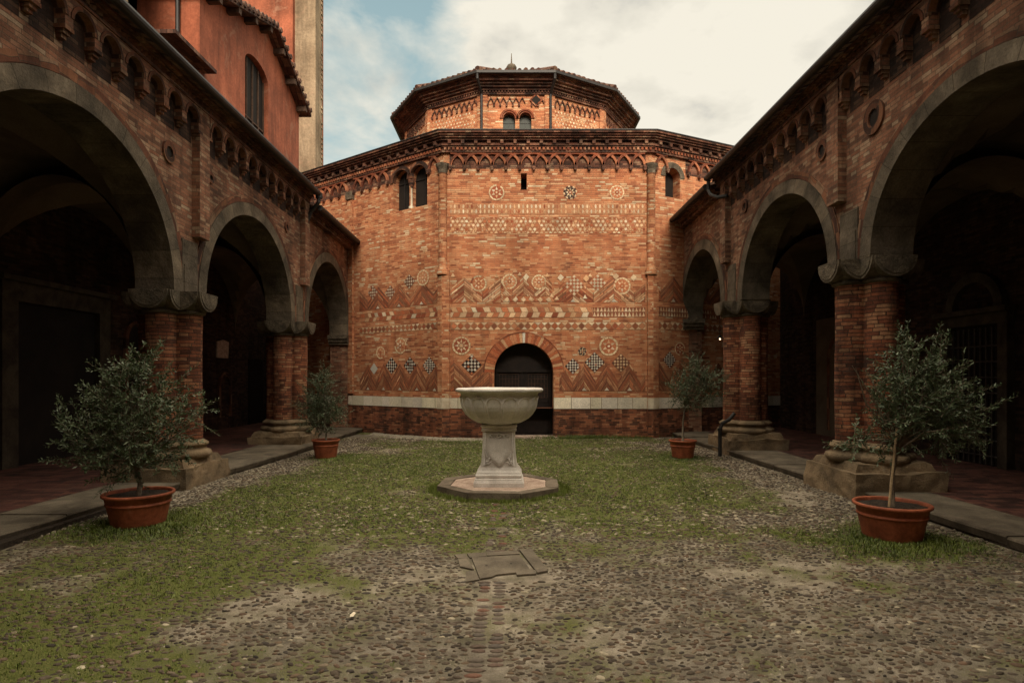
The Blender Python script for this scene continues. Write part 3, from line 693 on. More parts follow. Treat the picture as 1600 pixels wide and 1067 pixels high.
lenses(tF, a, b, zf(334.5), zf(319)); hexes(tF, a, b, zf(364.5), zf(340))
diamonds(tF, a, b, zf(515), zf(504)); blocks(tF, a, gF(925), zf(496), zf(480)); teeth(tF, gF(926), b, zf(495), zf(480))
# middle zig-zag zone
z0 = zf(472.5); PALM = REDS[1:]+BROWN[3:5]+[CREAM[2], CREAM[4], (.58, .30, .17), (.64, .36, .2)]
chevrons(tF, a, gF(786), z0, .42, 1.04, ph=gF(725)-.52, K=4, w=.07, zmax=zf(425), pal=PALM)
chevrons(tF, gF(788), gF(862), z0+.18, .28, .62, ph=gF(818)-.31, K=4, w=.065, zmax=zf(427), pal=PALM, inl=False)
chevrons(tF, gF(864), b, z0, .46, 1.16, ph=gF(895)-.58, K=4, w=.07, zmax=zf(425), pal=PALM)
M = Mosaic(tF, 'lozenge_row'); x = gF(788)
while x < gF(858):
    M.tile([(x, z0+.08), (x+.075, z0+.155), (x+.15, z0+.08), (x+.075, z0+.005)], ch(CREAM), None, .012); M.tile([(x+.10, z0+.16), (x+.16, z0+.16), (x+.24, z0+.01), (x+.17, z0+.01)], ch(REDS), None, .0145); x += .235
M.done()
for px, py, r in ((748, 443, .235), (796, 440, .22), (842, 441, .22), (972, 447, .25)): roundel(tF, gF(px), zf(py), r)
for px, py, n_, w_ in ((897, 446, 6, .62), (934, 442, 5, .50)): checker(tF, gF(px), zf(py), n_, w_, pal=((.70, .58, .42), (.42, .15, .08)), d=.016)
for px, py in ((876, 434), (916, 435), (962, 432), (990, 434), (822, 433)): 
    M = Mosaic(tF, 'cream_block'); c0 = gF(px); z = zf(py); M.tile([(c0-.09, z), (c0, z+.10), (c0+.09, z), (c0, z-.10)], ch(CREAM), None, .012); M.done()
for k, px in enumerate((708, 726, 770, 776, 806, 812, 829, 855, 862, 870, 914, 922, 950, 956, 985, 998)):
    M = Mosaic(tF, 'cream_block'); c0 = gF(px); z = zf((430, 468, 463, 431, 466, 428, 466, 430, 462, 466, 464, 430, 466, 428, 464, 466)[k]); M.tile([(c0-.06, z-.05), (c0+.06, z-.05), (c0, z+.06)], ch(CREAM), None, .015); M.done()
# top row of roundels
roundel(tF, gF(776), zf(301), .235, 6); roundel(tF, gF(891), zf(301), .20, 8, 1); roundel(tF, gF(964), zf(301), .215, 8)
# lower zone either side of the door
z0 = zf(611)
chevrons(tF, .20, gF(769), z0, .50, 1.0, ph=gF(737), K=5, w=.075, zmax=zf(548))
chevrons(tF, gF(874), b, z0, .50, .64*1.0, ph=gF(895)-.0, K=4, w=.07, zmax=zf(548))
roundel(tF, gF(721), zf(540), .27, 8, inner=(.6, .42, .26)); checker(tF, gF(737), zf(570), 6, .60)
checker(tF, gF(895), zf(572), 6, .46); checker(tF, gF(929), zf(566), 8, .60, pal=((.66, .60, .5), (.07, .05, .042))); checker(tF, gF(970), zf(567), 6, .54, pal=((.60, .40, .24), (.15, .07, .045)))
roundel(tF, gF(951), zf(541), .28, 6); roundel(tF, gF(910), zf(549), .13, 6, 1)
# left face
zl = lambda px, py: gL(px, py)[1]
e = LL-.16; f0 = gL(562)
z0 = zl(640, 474); chevrons(tL, f0, e, z0-.08, .42, .92, ph=gL(607), K=4, w=.07, zmax=zl(640, 432), pal=BROWN+REDS[:2])
for px, py in ((583, 457), (610, 457), (640, 440)): checker(tL, gL(px), zl(px, py), 5, .46, pal=((.62, .50, .37), (.20, .08, .05)))
roundel(tL, gL(661), zl(661, 434), .24, 8)
blocks(tL, f0, e, zl(640, 498), zl(640, 484), dim=1); diamonds(tL, f0, e, zl(640, 516.5), zl(640, 507))
z0 = zl(640, 610.5); chevrons(tL, f0, e, z0, .46, .70, ph=gL(625)-.35, K=5, w=.07, zmax=zl(640, 553))
M = Mosaic(tL, 'white_lozenge'); c0, z = gL(585, 576); M.tile([(c0-.17, z), (c0, z+.18), (c0+.17, z), (c0, z-.18)], (.66, .62, .54), None, .013); M.done()
for px, n_ in ((612, 6), (641, 6), (671, 8)): checker(tL, gL(px), zl(px, 571), n_, .54)
roundel(tL, gL(626), zl(626, 540), .26, 6); roundel(tL, gL(595), zl(595, 551), .20, 6)
# right face
zr = lambda px, py: gR(px, py)[1]
chevrons(tR, .18, 3.0, zr(1045, 610), .46, .74, ph=gR(1046)-.0, K=5, w=.07, zmax=zr(1045, 549)); checker(tR, gR(1046), zr(1046, 562), 8, .50)
chevrons(tR, .18, 3.0, zr(1045, 472), .46, .92, ph=gR(1032)-.0, K=4, w=.07, zmax=zr(1045, 432), pal=BROWN+REDS[:2]); teeth(tR, .18, 3.0, zr(1045, 495), zr(1045, 480)); diamonds(tR, .18, 3.0, zr(1045, 515), zr(1045, 504))
roundel(tR, gR(1062), zr(1062, 545), .2, 6)
# white stone band, blocks
for tf, x0, x1, zz0, zz1 in ((tL, .2, LL, .83, 1.13), (tF, 0, dsc-DH, .83, 1.13), (tF, dsc+DH, LF, .82, 1.14), (tR, 0, LR, .82, 1.13)):
    q = MB(tf); x = x0
    while x < x1-.05:
        w = min(random.uniform(.28, .60), x1-x); w = x1-x if x1-x-w < .15 else w
        kk = random.uniform(.78, 1.08); q.col = (min(.85, .80*kk), .72*kk, .59*kk*random.uniform(.92, 1.05)); q.box(x+.008, x+w-.008, zz0+.005, zz1-.005, -.02, .010+random.uniform(0, .008)); x += w
    q.col = (.22, .16, .11); q.box(x0, x1, zz0, zz1, -.02, .002); q.build('white_stone_band', M_mosaic, church)
for pp in ([xy(tL, LL-.14), PA, xy(tF, .18)], [xy(tF, LF-.14), PB, xy(tR, .18)]):
    q = MB(); sweepcap(q, pp, .10, .118, .825, 1.13); q.build('white_stone_band', M_white, church)
# drum lattice
for i in (1, 2, 11, 10):
    M = Mosaic(tF, 'lozenge_lattice'); M.m.tf, L = frame(WP[i], WP[(i+1) % 12]); p = .125
    for r in range(9):
        for k in range(int((L-.4)/p)):
            x = .22+k*p+(r % 2)*p/2; z = 9.6+r*.115; s_ = .038
            if z < 10.58: M.tile([(x-s_, z), (x, z+s_*1.1), (x+s_, z), (x, z-s_*1.1)], ch(CREAM), None, .006)
    M.done()
# ------------------------------------------------------------------ galleries
def quatre(e=0.0, off=.275, r=.218, n=144):
    out = []
    for i in range(n):
        t = 2*PI*i/n; ux, uy = math.cos(t), math.sin(t); best = 0
        for k in range(4):
            cx, cy = off*math.cos(k*PI/2), off*math.sin(k*PI/2); b = ux*cx+uy*cy; q = b*b-(cx*cx+cy*cy)+(r+e)**2
            if q > 0: best = max(best, b+math.sqrt(q))
        out.append((ux*best, uy*best))
    return out
def qloft(mb, cx, cy, prof, off=.275, r=.218, closetop=False):
    n = 144; base = len(mb.v); O = [quatre(e, off, r) for e, z in prof]
    for o, (e, z) in zip(O, prof): mb.v += [(cx+x, cy+y, z) for x, y in o]
    per = [0]
    for k in range(n): a, b = O[0][k], O[0][(k+1) % n]; per.append(per[-1]+math.hypot(b[0]-a[0], b[1]-a[1]))
    L = 0
    for i in range(len(prof)-1):
        L2 = L+math.hypot(prof[i+1][0]-prof[i][0], prof[i+1][1]-prof[i][1])
        for k in range(n):
            q = (k+1) % n; mb.f.append((base+i*n+k, base+i*n+q, base+(i+1)*n+q, base+(i+1)*n+k)); mb.m.append(0); mb.c.append((1, 1, 1))
            mb.uv.append([(per[k], L), (per[k+1], L), (per[k+1], L2), (per[k], L2)])
        L = L2
def pier(gal, cx, cy, zs, zb, seed, label=None):
    """brick quatrefoil pier: zs = top of the capital, zb = top of the plinth"""
    p = MB(); jit = [(.006*math.sin(seed+z*3.1), z) for z in np.linspace(zb+.28, zs-.30, 30)]
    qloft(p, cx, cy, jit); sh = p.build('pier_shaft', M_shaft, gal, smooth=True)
    p = MB(); qloft(p, cx, cy, [(.10, zb), (.13, zb+.03), (.14, zb+.07), (.12, zb+.11), (.07, zb+.13), (.05, zb+.16), (.06, zb+.185), (.09, zb+.20), (.09, zb+.235), (.05, zb+.26), (.01, zb+.29)])
    p.build('pier_base', M_base, gal, smooth=True)
    p = MB(); s = seed; h = .64; cx0 = cx; cx += math.copysign(.03, cx)
    p.rock(cx-h, cx+h, cy-h-.05, cy+h+.05, -.05, zb-.10, .05, 12, s); p.rock(cx-h+.05, cx+h-.05, cy-h+.02, cy+h-.02, zb-.16, zb+.01, .05, 14, s+3, taper=.10)
    p.build('pier_plinth', M_base, gal); cx = cx0
    p = MB(); z0, z1 = zs-.33, zs
    qloft(p, cx, cy, [(.0, z0-.02), (.04, z0), (.045, z0+.025), (.02, z0+.05), (-.01, z0+.05)])
    for k in range(4):
        a = k*PI/2; ox, oy = math.cos(a), math.sin(a); base = len(p.v); nr, nn = 9, 40
        for i in range(nr+1):
            t = i/nr; ex = 2+9*t**1.5; rad = .225+(.305-.225)*math.sin(t*PI/2); o = .255+.045*t; z = z0+.03+(z1-z0-.03)*t
            for j in range(nn):
                th = 2*PI*j/nn; c, s_ = math.cos(th), math.sin(th); q = (abs(c)**ex+abs(s_)**ex)**(-1/ex)
                p.v.append((cx+ox*o+c*q*rad, cy+oy*o+s_*q*rad, z))
        for i in range(nr):
            for j in range(nn): q = (j+1) % nn; p.f.append((base+i*nn+j, base+i*nn+q, base+(i+1)*nn+q, base+(i+1)*nn+j)); p.m.append(0); p.c.append((1, 1, 1)); p.uv.append(None)
        p.f.append(tuple(base+nr*nn+j for j in range(nn))); p.m.append(0); p.c.append((1, 1, 1)); p.uv.append(None)
        C0 = Vector((cx+ox*.30, cy+oy*.30, z1))
        for dk in (-1, 0, 1):
            b = a+dk*PI/2; nx, ny = math.cos(b), math.sin(b); tx, ty = -ny, nx
            tf = lambda s, z, d, C0=C0, nx=nx, ny=ny, tx=tx, ty=ty: (C0.x+tx*s+nx*(.30+d), C0.y+ty*s+ny*(.30+d), C0.z+z)
            p.tf = tf; arc = [(-.295*math.cos(PI*i/18), -.295*math.sin(PI*i/18)*.98) for i in range(19)]
            p.prism(arc, -.12, .020); arc2 = [(x*.86, y*.86) for x, y in arc]; p.prism(arc2, 0, .030); p.tf = None
    p.build('pier_capital', M_cap, gal)
def gallery(side, X, zs, arches, piers, cut, zt, zt2, yend, xback, bandp, label):
    sg = 1 if side == 'left' else -1
    tf = lambda s, z, d: (X+sg*d, s, z)
    gal = empty('arcade_gallery', label, 'gallery', (X, 9, 0)); y0 = -4.5
    T = .55
    m = MB(tf); arch_wall(m, y0, cut, zs, zt, [(yc, hw, None, zs, rs) for yc, hw, rs in arches if yc < cut-hw], T, 40)
    arch_wall(m, cut, yend, zs, zt2, [(yc, hw, None, zs, rs) for yc, hw, rs in arches if yc > cut], T, 40)
    m.tf = lambda s, z, d: (X+sg*(d-T), s, z)
    arch_wall(m, y0, yend, zs, zs+2.3, [(yc, hw, None, zs, rs) for yc, hw, rs in arches], 0, 40)
    m.tf = tf; m.tface([(cut, zt2, 0), (cut, zt, 0), (cut, zt, -T), (cut, zt2, -T)])
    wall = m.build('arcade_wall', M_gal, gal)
    for yc, hw, rs in arches:
        m = MB(tf); m.ring(yc, zs-.005, hw-.012, hw+.24, -T-.02, .03, 0, PI, 40, rs/hw); m.build('stone_arch', M_arch, gal)
        m = MB(tf); m.ring(yc, zs, hw+.245, hw+.37, 0, .018, 0, PI, 40, rs/hw); m.build('arch_moulding', M_galtrim, gal)
    for i, (py, zb) in enumerate(piers):
        pier(gal, X-sg*.30, py, zs, zb, i*2+sg)
        # stone springer blocks over the capital
        m = MB(tf); m.box(py-.24, py+.22, zs+.0, zs+random.uniform(.75, .95), -.02, .022); m.box(py-.20, py+.20, zs, zs+.45, -.02, .035); m.build('springer_block', M_arch, gal)
    e = arches[-1]; ye = e[0]+e[1]
    m = MB(tf); 
    for k, (z0, z1, q) in enumerate(((zs-.30, zs-.22, .10), (zs-.22, zs-.12, .16), (zs-.12, zs+.0, .22))): m.box(ye-q, ye+.3, z0, z1, -T-.03, .04)
    m.build('arch_bracket', M_cap, gal)
    m = MB(tf); m.box(ye+.001, ye+2.2, -.2, zs, -T, 0.0); m.build('end_pier', M_gal, gal)
    # blind arch band and pilasters (lesenes)
    pr = .13
    for (a, b, nn, nw, ztop) in bandp:
        p = (b-a)/nn; m = MB(tf); zsp = ztop-nw; zl = zsp-.16
        for i in range(nn):
            c = a+p*(i+.5); A = [PI*k/10 for k in range(11)]; C = [(c-nw*math.cos(t), zsp+nw*math.sin(t)) for t in A]
            for (x, z), (x2, z2) in zip(C, C[1:]):
                m.flat([(x, z), (x2, z2), (x2, zt-.12), (x, zt-.12)], pr); m.tface([(x, z, 0), (x2, z2, 0), (x2, z2, pr), (x, z, pr)])
            for xa, xb in ((c-p/2, c-nw), (c+nw, c+p/2)): m.flat([(xa, zsp-.12), (xb, zsp-.12), (xb, zt-.12), (xa, zt-.12)], pr)
            for xa in (c-nw, c+nw): m.tface([(xa, zsp-.12, 0), (xa, zsp, 0), (xa, zsp, pr), (xa, zsp-.12, pr)])
        m.tface([(a, zt-.12, 0), (b, zt-.12, 0), (b, zt-.12, pr), (a, zt-.12, pr)])
        m.mi = 1; lg = (p-2*nw)/2
        for i in range(nn+1):
            c = a+p*i; 
            for k in range(3):
                z1 = zsp-.12-k*.045; m.box(c-lg-(.01 if k == 0 else -.012*k), c+lg+(.01 if k == 0 else -.012*k), z1-.045, z1, -.01, pr-.034*k+.004)
        for i in range(nn):
            c = a+p*(i+.5); m.ring(c, zsp, nw-.004, nw+.045, 0, pr+.012, 0, PI, 10)
        bnd = m.build('blind_arch_band', [M_gal, M_galtrim], gal)
        m = MB(tf)
        for i in range(nn):
            c = a+p*(i+.5); m.flat([(c-nw, zsp-.34), (c+nw, zsp-.34), (c+nw, zsp)]+[(c+nw*math.cos(PI*k/8), zsp+nw*math.sin(PI*k/8)) for k in range(1, 9)], .004)
        m.build('niche_shade', M_back, bnd)  # near-black brick colour stands in for the shade inside the niches
    for py, _ in piers:
        m = MB(tf); m.box(py+.08, py+.40, zs+.95, zt-.12, 0, pr+.003); m.build('wall_pilaster', M_gal, gal)
    # cornice, gutter, roof
    for a, b, zz in ((y0, cut, zt), (cut, yend+.3, zt2)):
        m = MB(tf); m.box(a, b, zz-.12, zz-.07, -.1, .15); m.box(a, b, zz-.01, zz+.03, -.1, .19); m.box(a, b, zz+.03, zz+.07, -.1, .25); m.box(a, b, zz-.07, zz-.01, -.1, .12)
        c = m.build('brick_cornice', M_cornice, gal); m = MB(tf); n = int((b-a)/.115)
        for i in range(n):
            x = a+(b-a)*(i+.5)/n; m.tface([(x-.05, zz-.07, .12), (x, zz-.07, .175), (x, zz-.01, .175), (x-.05, zz-.01, .12)]); m.tface([(x+.05, zz-.07, .12), (x, zz-.07, .175), (x, zz-.01, .175), (x+.05, zz-.01, .12)])
        m.build('sawtooth_course', M_galtrim, c)
        m = MB(); xe = X+sg*.34; pts = [(-.34, .19), (0, .0)]
        def sl(yy, e1=.0): return None
        yb = b
        m.face([(xe, a, zz+.12), (xe, yb, zz+.12), (xback-sg*.5, yb, zz+.12+abs(xback-xe)*.30), (xback-sg*.5, a, zz+.12+abs(xback-xe)*.30)])
        m.face([(xe, a, zz+.07), (xe, yb, zz+.07), (xback-sg*.5, yb, zz+.07+abs(xback-xe)*.30), (xback-sg*.5, a, zz+.07+abs(xback-xe)*.30)])
        m.face([(xe, a, zz+.07), (xe, yb, zz+.07), (xe, yb, zz+.12), (xe, a, zz+.12)])
        for yy in (a, yb): m.face([(xe, yy, zz+.07), (xe, yy, zz+.12), (xback-sg*.5, yy, zz+.12+abs(xback-xe)*.30), (xback-sg*.5, yy, zz+.07+abs(xback-xe)*.30)])
        ro = m.build('tiled_roof', M_tile, gal)
        m = MB(); nt = int((b-a)/.21)
        for i in range(nt):
            yy = a+(b-a)*(i+.5)/nt; m.tube([(xe+sg*.03, yy, zz+.115), (xe-sg*4, yy, zz+.115+4.03*.30)], .075, 6)
        m.build('cover_tiles', M_tile, ro)
        m = MB(); m.tube([(X+sg*.40, a, zz+.09), (X+sg*.40, yb-.05, zz+.09)], .07, 12); m.build('gutter', M_metal, gal)
    # floor level inside, back wall, vaults
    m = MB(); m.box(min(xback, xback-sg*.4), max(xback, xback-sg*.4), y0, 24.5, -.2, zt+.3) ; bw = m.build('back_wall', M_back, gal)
    xa, xb = X-sg*T, xback; P = [y0]+[p[0] for p in piers]+[ye+.15]
    xm, hx = (xa+xb)/2, abs(xb-xa)/2
    rise = arches[0][2]+.16
    for a, b in zip(P, P[1:]):
        if b-a < 1.5: continue
        m = MB(); n = 18; ym, hy = (a+b)/2, (b-a)/2-.12; base = 0
        for j in range(n+1):
            for i in range(n+1):
                u, v = -1+2*i/n, -1+2*j/n; u, v = math.sin(u*PI/2), math.sin(v*PI/2)
                zz = zs+.02+rise*max(math.sqrt(max(0, 1-u*u)), math.sqrt(max(0, 1-v*v))); m.v.append((xm+u*hx, ym+v*hy, zz))
        for j in range(n):
            for i in range(n): q = j*(n+1)+i; m.f.append((q, q+1, q+n+2, q+n+1)); m.m.append(0); m.c.append((1, 1, 1)); m.uv.append(None)
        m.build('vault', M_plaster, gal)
    for a in P[1:-1]:
        m = MB(lambda s, z, d, a=a: (s, a+d, z)); m.ring(xm, zs, hx-.16, hx, -.2, .2, 0, PI, 28, rise/hx); m.build('transverse_arch', M_plaster, gal)
        m = MB(); m.box(min(xb, xb+sg*.22), max(xb, xb+sg*.22), a-.22, a+.22, .12, zs); m.build('wall_pier', M_back, gal)
    m = MB(); n = 18; m.box(min(xa, xb), max(xa, xb), y0-.3, y0, -.2, zt); m.build('end_wall', M_back, gal)
    return gal, tf
LA = [(2.25, 2.0, 1.93), (7.27, 2.0, 1.93), (12.24, 2.01, 1.90), (17.33, 1.91, 1.97)]
LPs = [(-.28, .42), (4.76, .42), (9.75, .42), (14.82, .40)]
galL, tGL = gallery('left', -5.2, 3.05, LA, LPs, 15.2, 6.22, 5.90, 19.3, -8.8, [(-.1, 4.70, 10, .180, 6.03), (4.96, 9.86, 10, .180, 6.03), (10.18, 14.95, 10, .178, 6.04)], 'brick arcade on the left side of the courtyard, in front of the orange house')
RA = [(1.95, 1.8, 1.55), (6.6, 1.80, 1.55), (11.27, 1.775, 1.68), (15.95, 1.62, 1.68)]
RPs = [(-.35, .48), (4.27, .48), (8.95, .48), (13.68, .46)]
galR, tGR = gallery('right', 5.05, 3.40, RA, RPs, 14.3, 6.32, 6.14, 17.55, 8.6, [(-.2, 4.28, 10, .172, 6.13), (4.35, 8.99, 10, .172, 6.13), (9.33, 13.90, 10, .170, 6.13)], 'darker brick arcade on the right side of the courtyard with open sky above its roof')
def oculus(tf, gal, y, z, r):
    m = MB(tf); n = 24
    for i in range(n):
        a, b = 2*PI*i/n, 2*PI*(i+1)/n; f = lambda q, t, d: (y+q*math.cos(t), z+q*math.sin(t), d)
        m.tface([f(r, a, .03), f(r*2, a, .03), f(r*2, b, .03), f(r, b, .03)], [(0, a*r), (r, a*r), (r, b*r), (0, b*r)]); m.tface([f(r*2, a, 0), f(r*2, a, .03), f(r*2, b, .03), f(r*2, b, 0)]); m.tface([f(r, a, .005), f(r, a, .03), f(r, b, .03), f(r, b, .005)])
    o = m.build('oculus_ring', M_galtrim, gal); m = MB(tf); m.flat(circ(y, z, r, 20), .006); m.build('oculus_hollow', M_dark, o)
for y, z, r in ((9.15, 5.13, .085), (10.42, 5.16, .05), (13.97, 5.2, .06), (5.4, 5.13, .08)): oculus(tGL, galL, y, z, r)
for y, z, r in ((8.33, 5.3, .115), (9.72, 5.37, .085), (12.9, 5.38, .07), (4.9, 5.3, .14)): oculus(tGR, galR, y, z, r)
# downpipes
m = MB(); m.tube([(-4.80, 15.1, 6.28), (-4.80, 15.1, 6.10), (-5.02, 15.15, 5.86), (-5.13, 15.15, 5.55)], .05, 8); m.tube([(-4.8, 15.12, 6.20), (-4.8, 15.12, 6.33)], .09, 8); m.build('downpipe', M_metal, galL)
m = MB(); m.tube([(4.68, 14.2, 6.36), (4.68, 14.2, 6.12), (4.70, 14.1, 5.98), (4.80, 13.9, 5.86), (4.95, 13.7, 5.84)], .042, 8); m.build('downpipe', M_metal, galR)
m = MB(); m.tube([(4.86, 13.05, .92), (4.72, 12.95, .80), (4.55, 12.9, .72), (4.50, 12.9, .60), (4.50, 12.9, .0)], .04, 10); m.tube([(4.50, 12.9, .62), (4.50, 12.9, .56)], .052, 10); m.build('drainpipe', M_metal, galR)
# inner portals and recesses on the gallery back walls
def portal(gal, X, sg, y0, y1, z1, fw=.22, lunette=False, grille=False, name='portal'):
    tf = lambda s, z, d: (X+sg*d, s, z)
    m = MB(tf); m.box(y0-fw, y0, .12, z1+fw, 0, .14); m.box(y1, y1+fw, .12, z1+fw, 0, .14); m.box(y0, y1, z1, z1+fw, 0, .14); m.box(y0-fw-.08, y1+fw+.08, z1+fw, z1+fw+.09, 0, .24)
    if lunette: m.ring((y0+y1)/2, z1+fw+.09, (y1-y0)/2-.1, (y1-y0)/2+.08, 0, .12, 0, PI, 18)
    f = m.build('stone_doorframe', M_inner, gal); m = MB(tf); m.box(y0, y1, .12, z1, 0, .03); d = m.build('inner_door', M_dark, f)
    if grille:
        m = MB(tf)
        for i in range(9): y = y0+(y1-y0)*(i+.5)/9; m.box(y-.012, y+.012, .15, z1-.05, .05, .075)
        for i in range(8): z = .3+(z1-.4)*i/8; m.box(y0, y1, z-.012, z+.012, .048, .078)
        m.build('iron_gate', M_iron, f)
portal(galL, -8.8, 1, 10.6, 12.7, 3.05, .34); portal(galR, 8.6, -1, 10.45, 11.65, 2.65, .2, True, True)
def niche(gal, X, sg, yc, hw, z0, zs, mat=M_dark, nm='arched_recess'):
    tf = lambda s, z, d: (X+sg*d, s, z); m = MB(tf)
    m.ring(yc, zs, hw, hw+.12, 0, .06, 0, PI, 16); m.box(yc-hw-.12, yc-hw, z0, zs, 0, .06); m.box(yc+hw, yc+hw+.12, z0, zs, 0, .06); o = m.build(nm, M_galtrim, gal)
    m = MB(tf); m.flat([(yc-hw, z0), (yc+hw, z0), (yc+hw, zs)]+[(yc+hw*math.cos(PI*k/10), zs+hw*math.sin(PI*k/10)) for k in range(1, 11)], .01); m.build('recess_back', mat, o)
niche(galL, -8.8, 1, 14.1, .30, 1.0, 2.6); niche(galL, -8.8, 1, 18.5, .30, .5, 1.45, M_back); niche(galR, 8.6, -1, 15.6, .5, .3, 2.2)
m = MB(lambda s, z, d: (-8.8+d, s, z)); m.prism([(18.0, 2.3), (18.7, 2.3), (18.75, 2.8), (18.4, 2.85), (18.0, 2.78)], 0, .04); m.build('wall_plaque', M_pink, galL)
m = MB(lambda s, z, d: (-8.8+d, s, z)); m.box(20.2, 21.3, .12, 2.35, 0, .06); m.build('inner_door', M_wood, galL)
m = MB(lambda s, z, d: (8.6-d, s, z)); m.box(12.9, 13.9, .12, 1.6, 0, .5); m.box(12.8, 14.0, 1.6, 1.7, 0, .6); m.build('wall_tomb', M_cap, galR)
m = MB(lambda s, z, d: (8.6-d, s, z)); m.box(14.6, 16.8, .12, 3.3, 0, .05); m.build('plaster_panel', M_plaster, galR)
# ------------------------------------------------------------------ neighbours
tower = empty('tall_building', 'tall beige plastered block with ragged brick corner behind the orange house', 'building', (-9.6, 28.6, 0))
m = MB(); m.box(-11.2, -9.54, 29.5, 30.5, -.2, 27); m.build('plastered_wall', M_beige, tower)
m = MB(); m.box(-9.58, -9.53, 30.3, 30.52, 5, 27)
z = 8
while z < 27: 
    if random.random() < .75: m.box(-9.56, -9.54+random.uniform(.02, .06), 30.3, 30.54, z, z+.13)
    z += .25
m.build('corner_quoins', M_beige, tower)
house = empty('orange_house', 'orange plastered house with dark gabled roof and arched window above the left arcade', 'house', (-10.5, 20, 0))
HX = -8.9; hy = lambda px: F*HX/(px-VX)
ya, ym_, yb2 = hy(312), hy(416), hy(467)
ztop = lambda px, py, X=HX: EYE+(HY-py)/F*F*X/(px-VX)
za_, zm_, zb_ = ztop(324, 4), ztop(416, 48), ztop(470, 180)
m = MB(lambda s, z, d: (HX+d, s, z)); w0, w1 = hy(383), hy(419); wtop = ztop(395, 86); wc_ = (w0+w1)/2; whw = (w1-w0)/2
arch_wall(m, ya, yb2, 5, min(za_, zb_), [], .3) if 0 else None
zsp = wtop-.45
# gable wall in strips round the arched window
def gz(y): return za_+(zm_-za_)*(y-ya)/(ym_-ya) if y < ym_ else zm_+(zb_-zm_)*(y-ym_)/(yb2-ym_)
ys = [ya, wc_-whw]+[wc_-whw*math.cos(PI*i/14) for i in range(1, 14)]+[wc_+whw, yb2]+[ym_]; ys = sorted(set(ys)); zlow = 6.0
for a, b in zip(ys, ys[1:]):
    mid = (a+b)/2
    if wc_-whw < mid < wc_+whw:
        f = lambda y: zsp+.45*math.sqrt(max(0, 1-((y-wc_)/whw)**2))
        m.flat([(a, f(a)), (b, f(b)), (b, gz(b)), (a, gz(a))], 0); m.tface([(a, f(a), 0), (b, f(b), 0), (b, f(b), -.4), (a, f(a), -.4)]); m.flat([(a, zlow), (b, zlow), (b, 7.4), (a, 7.4)], 0)
    else: m.flat([(a, zlow), (b, zlow), (b, gz(b)), (a, gz(a))], 0)
for e in (wc_-whw, wc_+whw): m.tface([(e, 7.4, 0), (e, zsp, 0), (e, zsp, -.4), (e, 7.4, -.4)])
m.tf = None
m.face([(HX, ya, zlow), (HX-1.8, ya, zlow), (HX-1.8, ya, za_+.3), (HX, ya, za_)]); m.face([(HX, yb2, zlow), (HX-7, yb2, zlow), (HX-7, yb2, zb_), (HX, yb2, zb_)])
m.box(HX-7, HX-1.8, ya-1.5, yb2-.01, 5, za_+.4)
m.face([(HX-1.8, ya-1.5, zlow), (HX-1.8, ya, zlow), (HX-1.8, ya, za_+1), (HX-1.8, ya-1.5, za_+1)])
m.build('plastered_wall', M_orange, house)
m = MB(lambda s, z, d: (HX+d, s, z)); m.box(wc_-whw, wc_+whw, 7.2, wtop+.1, -.24, -.2); wn_ = m.build('arched_window', M_dark, house)
m = MB(lambda s, z, d: (HX+d, s, z))
for i in range(5): y = wc_-whw+2*whw*i/4; m.box(y-.03, y+.03, 7.2, zsp+.3, -.20, -.15)
for i in range(6): z = 7.6+i*.62; m.box(wc_-whw, wc_+whw, z-.025, z+.025, -.195, -.155)
m.build('window_frame', M_beam, wn_)
m = MB(); ov = .45
rp = [(ya-.3, gz(ya)-.3*(zm_-za_)/(ym_-ya)), (ym_, zm_), (yb2+.25, zb_-.25*(zm_-zb_)/(yb2-ym_))]
for (y1, z1), (y2, z2) in zip(rp, rp[1:]):
    for o in ((0, .02), (.10, .16)):
        pass
    m.face([(HX+ov, y1, z1+.16), (HX+ov, y2, z2+.16), (HX-7.2, y2, z2+.16), (HX-7.2, y1, z1+.16)]); m.face([(HX+ov, y1, z1+.02), (HX+ov, y2, z2+.02), (HX-7.2, y2, z2+.02), (HX-7.2, y1, z1+.02)])
    m.face([(HX+ov, y1, z1+.02), (HX+ov, y2, z2+.02), (HX+ov, y2, z2+.16), (HX+ov, y1, z1+.16)])
m.face([(HX+ov, rp[2][0], rp[2][1]+.02), (HX+ov, rp[2][0], rp[2][1]+.16), (HX-7.2, rp[2][0], rp[2][1]+.16), (HX-7.2, rp[2][0], rp[2][1]+.02)])
hr = m.build('gabled_roof', M_tile, house); m = MB()
for (y1, z1), (y2, z2) in zip(rp, rp[1:]):
    n = int(abs(y2-y1)/.33)
    for i in range(n): t = (i+.5)/n; y, z = y1+(y2-y1)*t, z1+(z2-z1)*t; m.tube([(HX+ov+.06, y, z+.17), (HX-1, y, z+.17)], .10, 6)
m.build('verge_tiles', M_tile, hr); m = MB()
for (y1, z1), (y2, z2) in zip(rp, rp[1:]):
    n = int(math.hypot(y2-y1, z2-z1)/1.15)
    for i in range(n): t = (i+.6)/n; y, z = y1+(y2-y1)*t, z1+(z2-z1)*t; m = MB(); m.box(HX-.05, HX+ov-.05, y-.09, y+.09, z-.18, z+.02); m.build('roof_beam', M_beam, hr)
m = MB(); x_, y_ = HX-.28, ya-.05; m.tube([(x_-.3, y_-.05, 14.6), (x_-.3, y_-.05, 6)], .06, 8); m.build('downpipe', M_metal, house)
m = MB() # small lean-to roof lower left
y1, z1 = hy(253), ztop(253, 52); y2, z2 = hy(320), ztop(320, 116)
m.box(HX-.3, HX+.35, y1, y2, 0, .1); m.v = [(x, y, z+z1+(z2-z1)*(y-y1)/(y2-y1)) for x, y, z in m.v]; m.build('small_roof', M_tile, house)
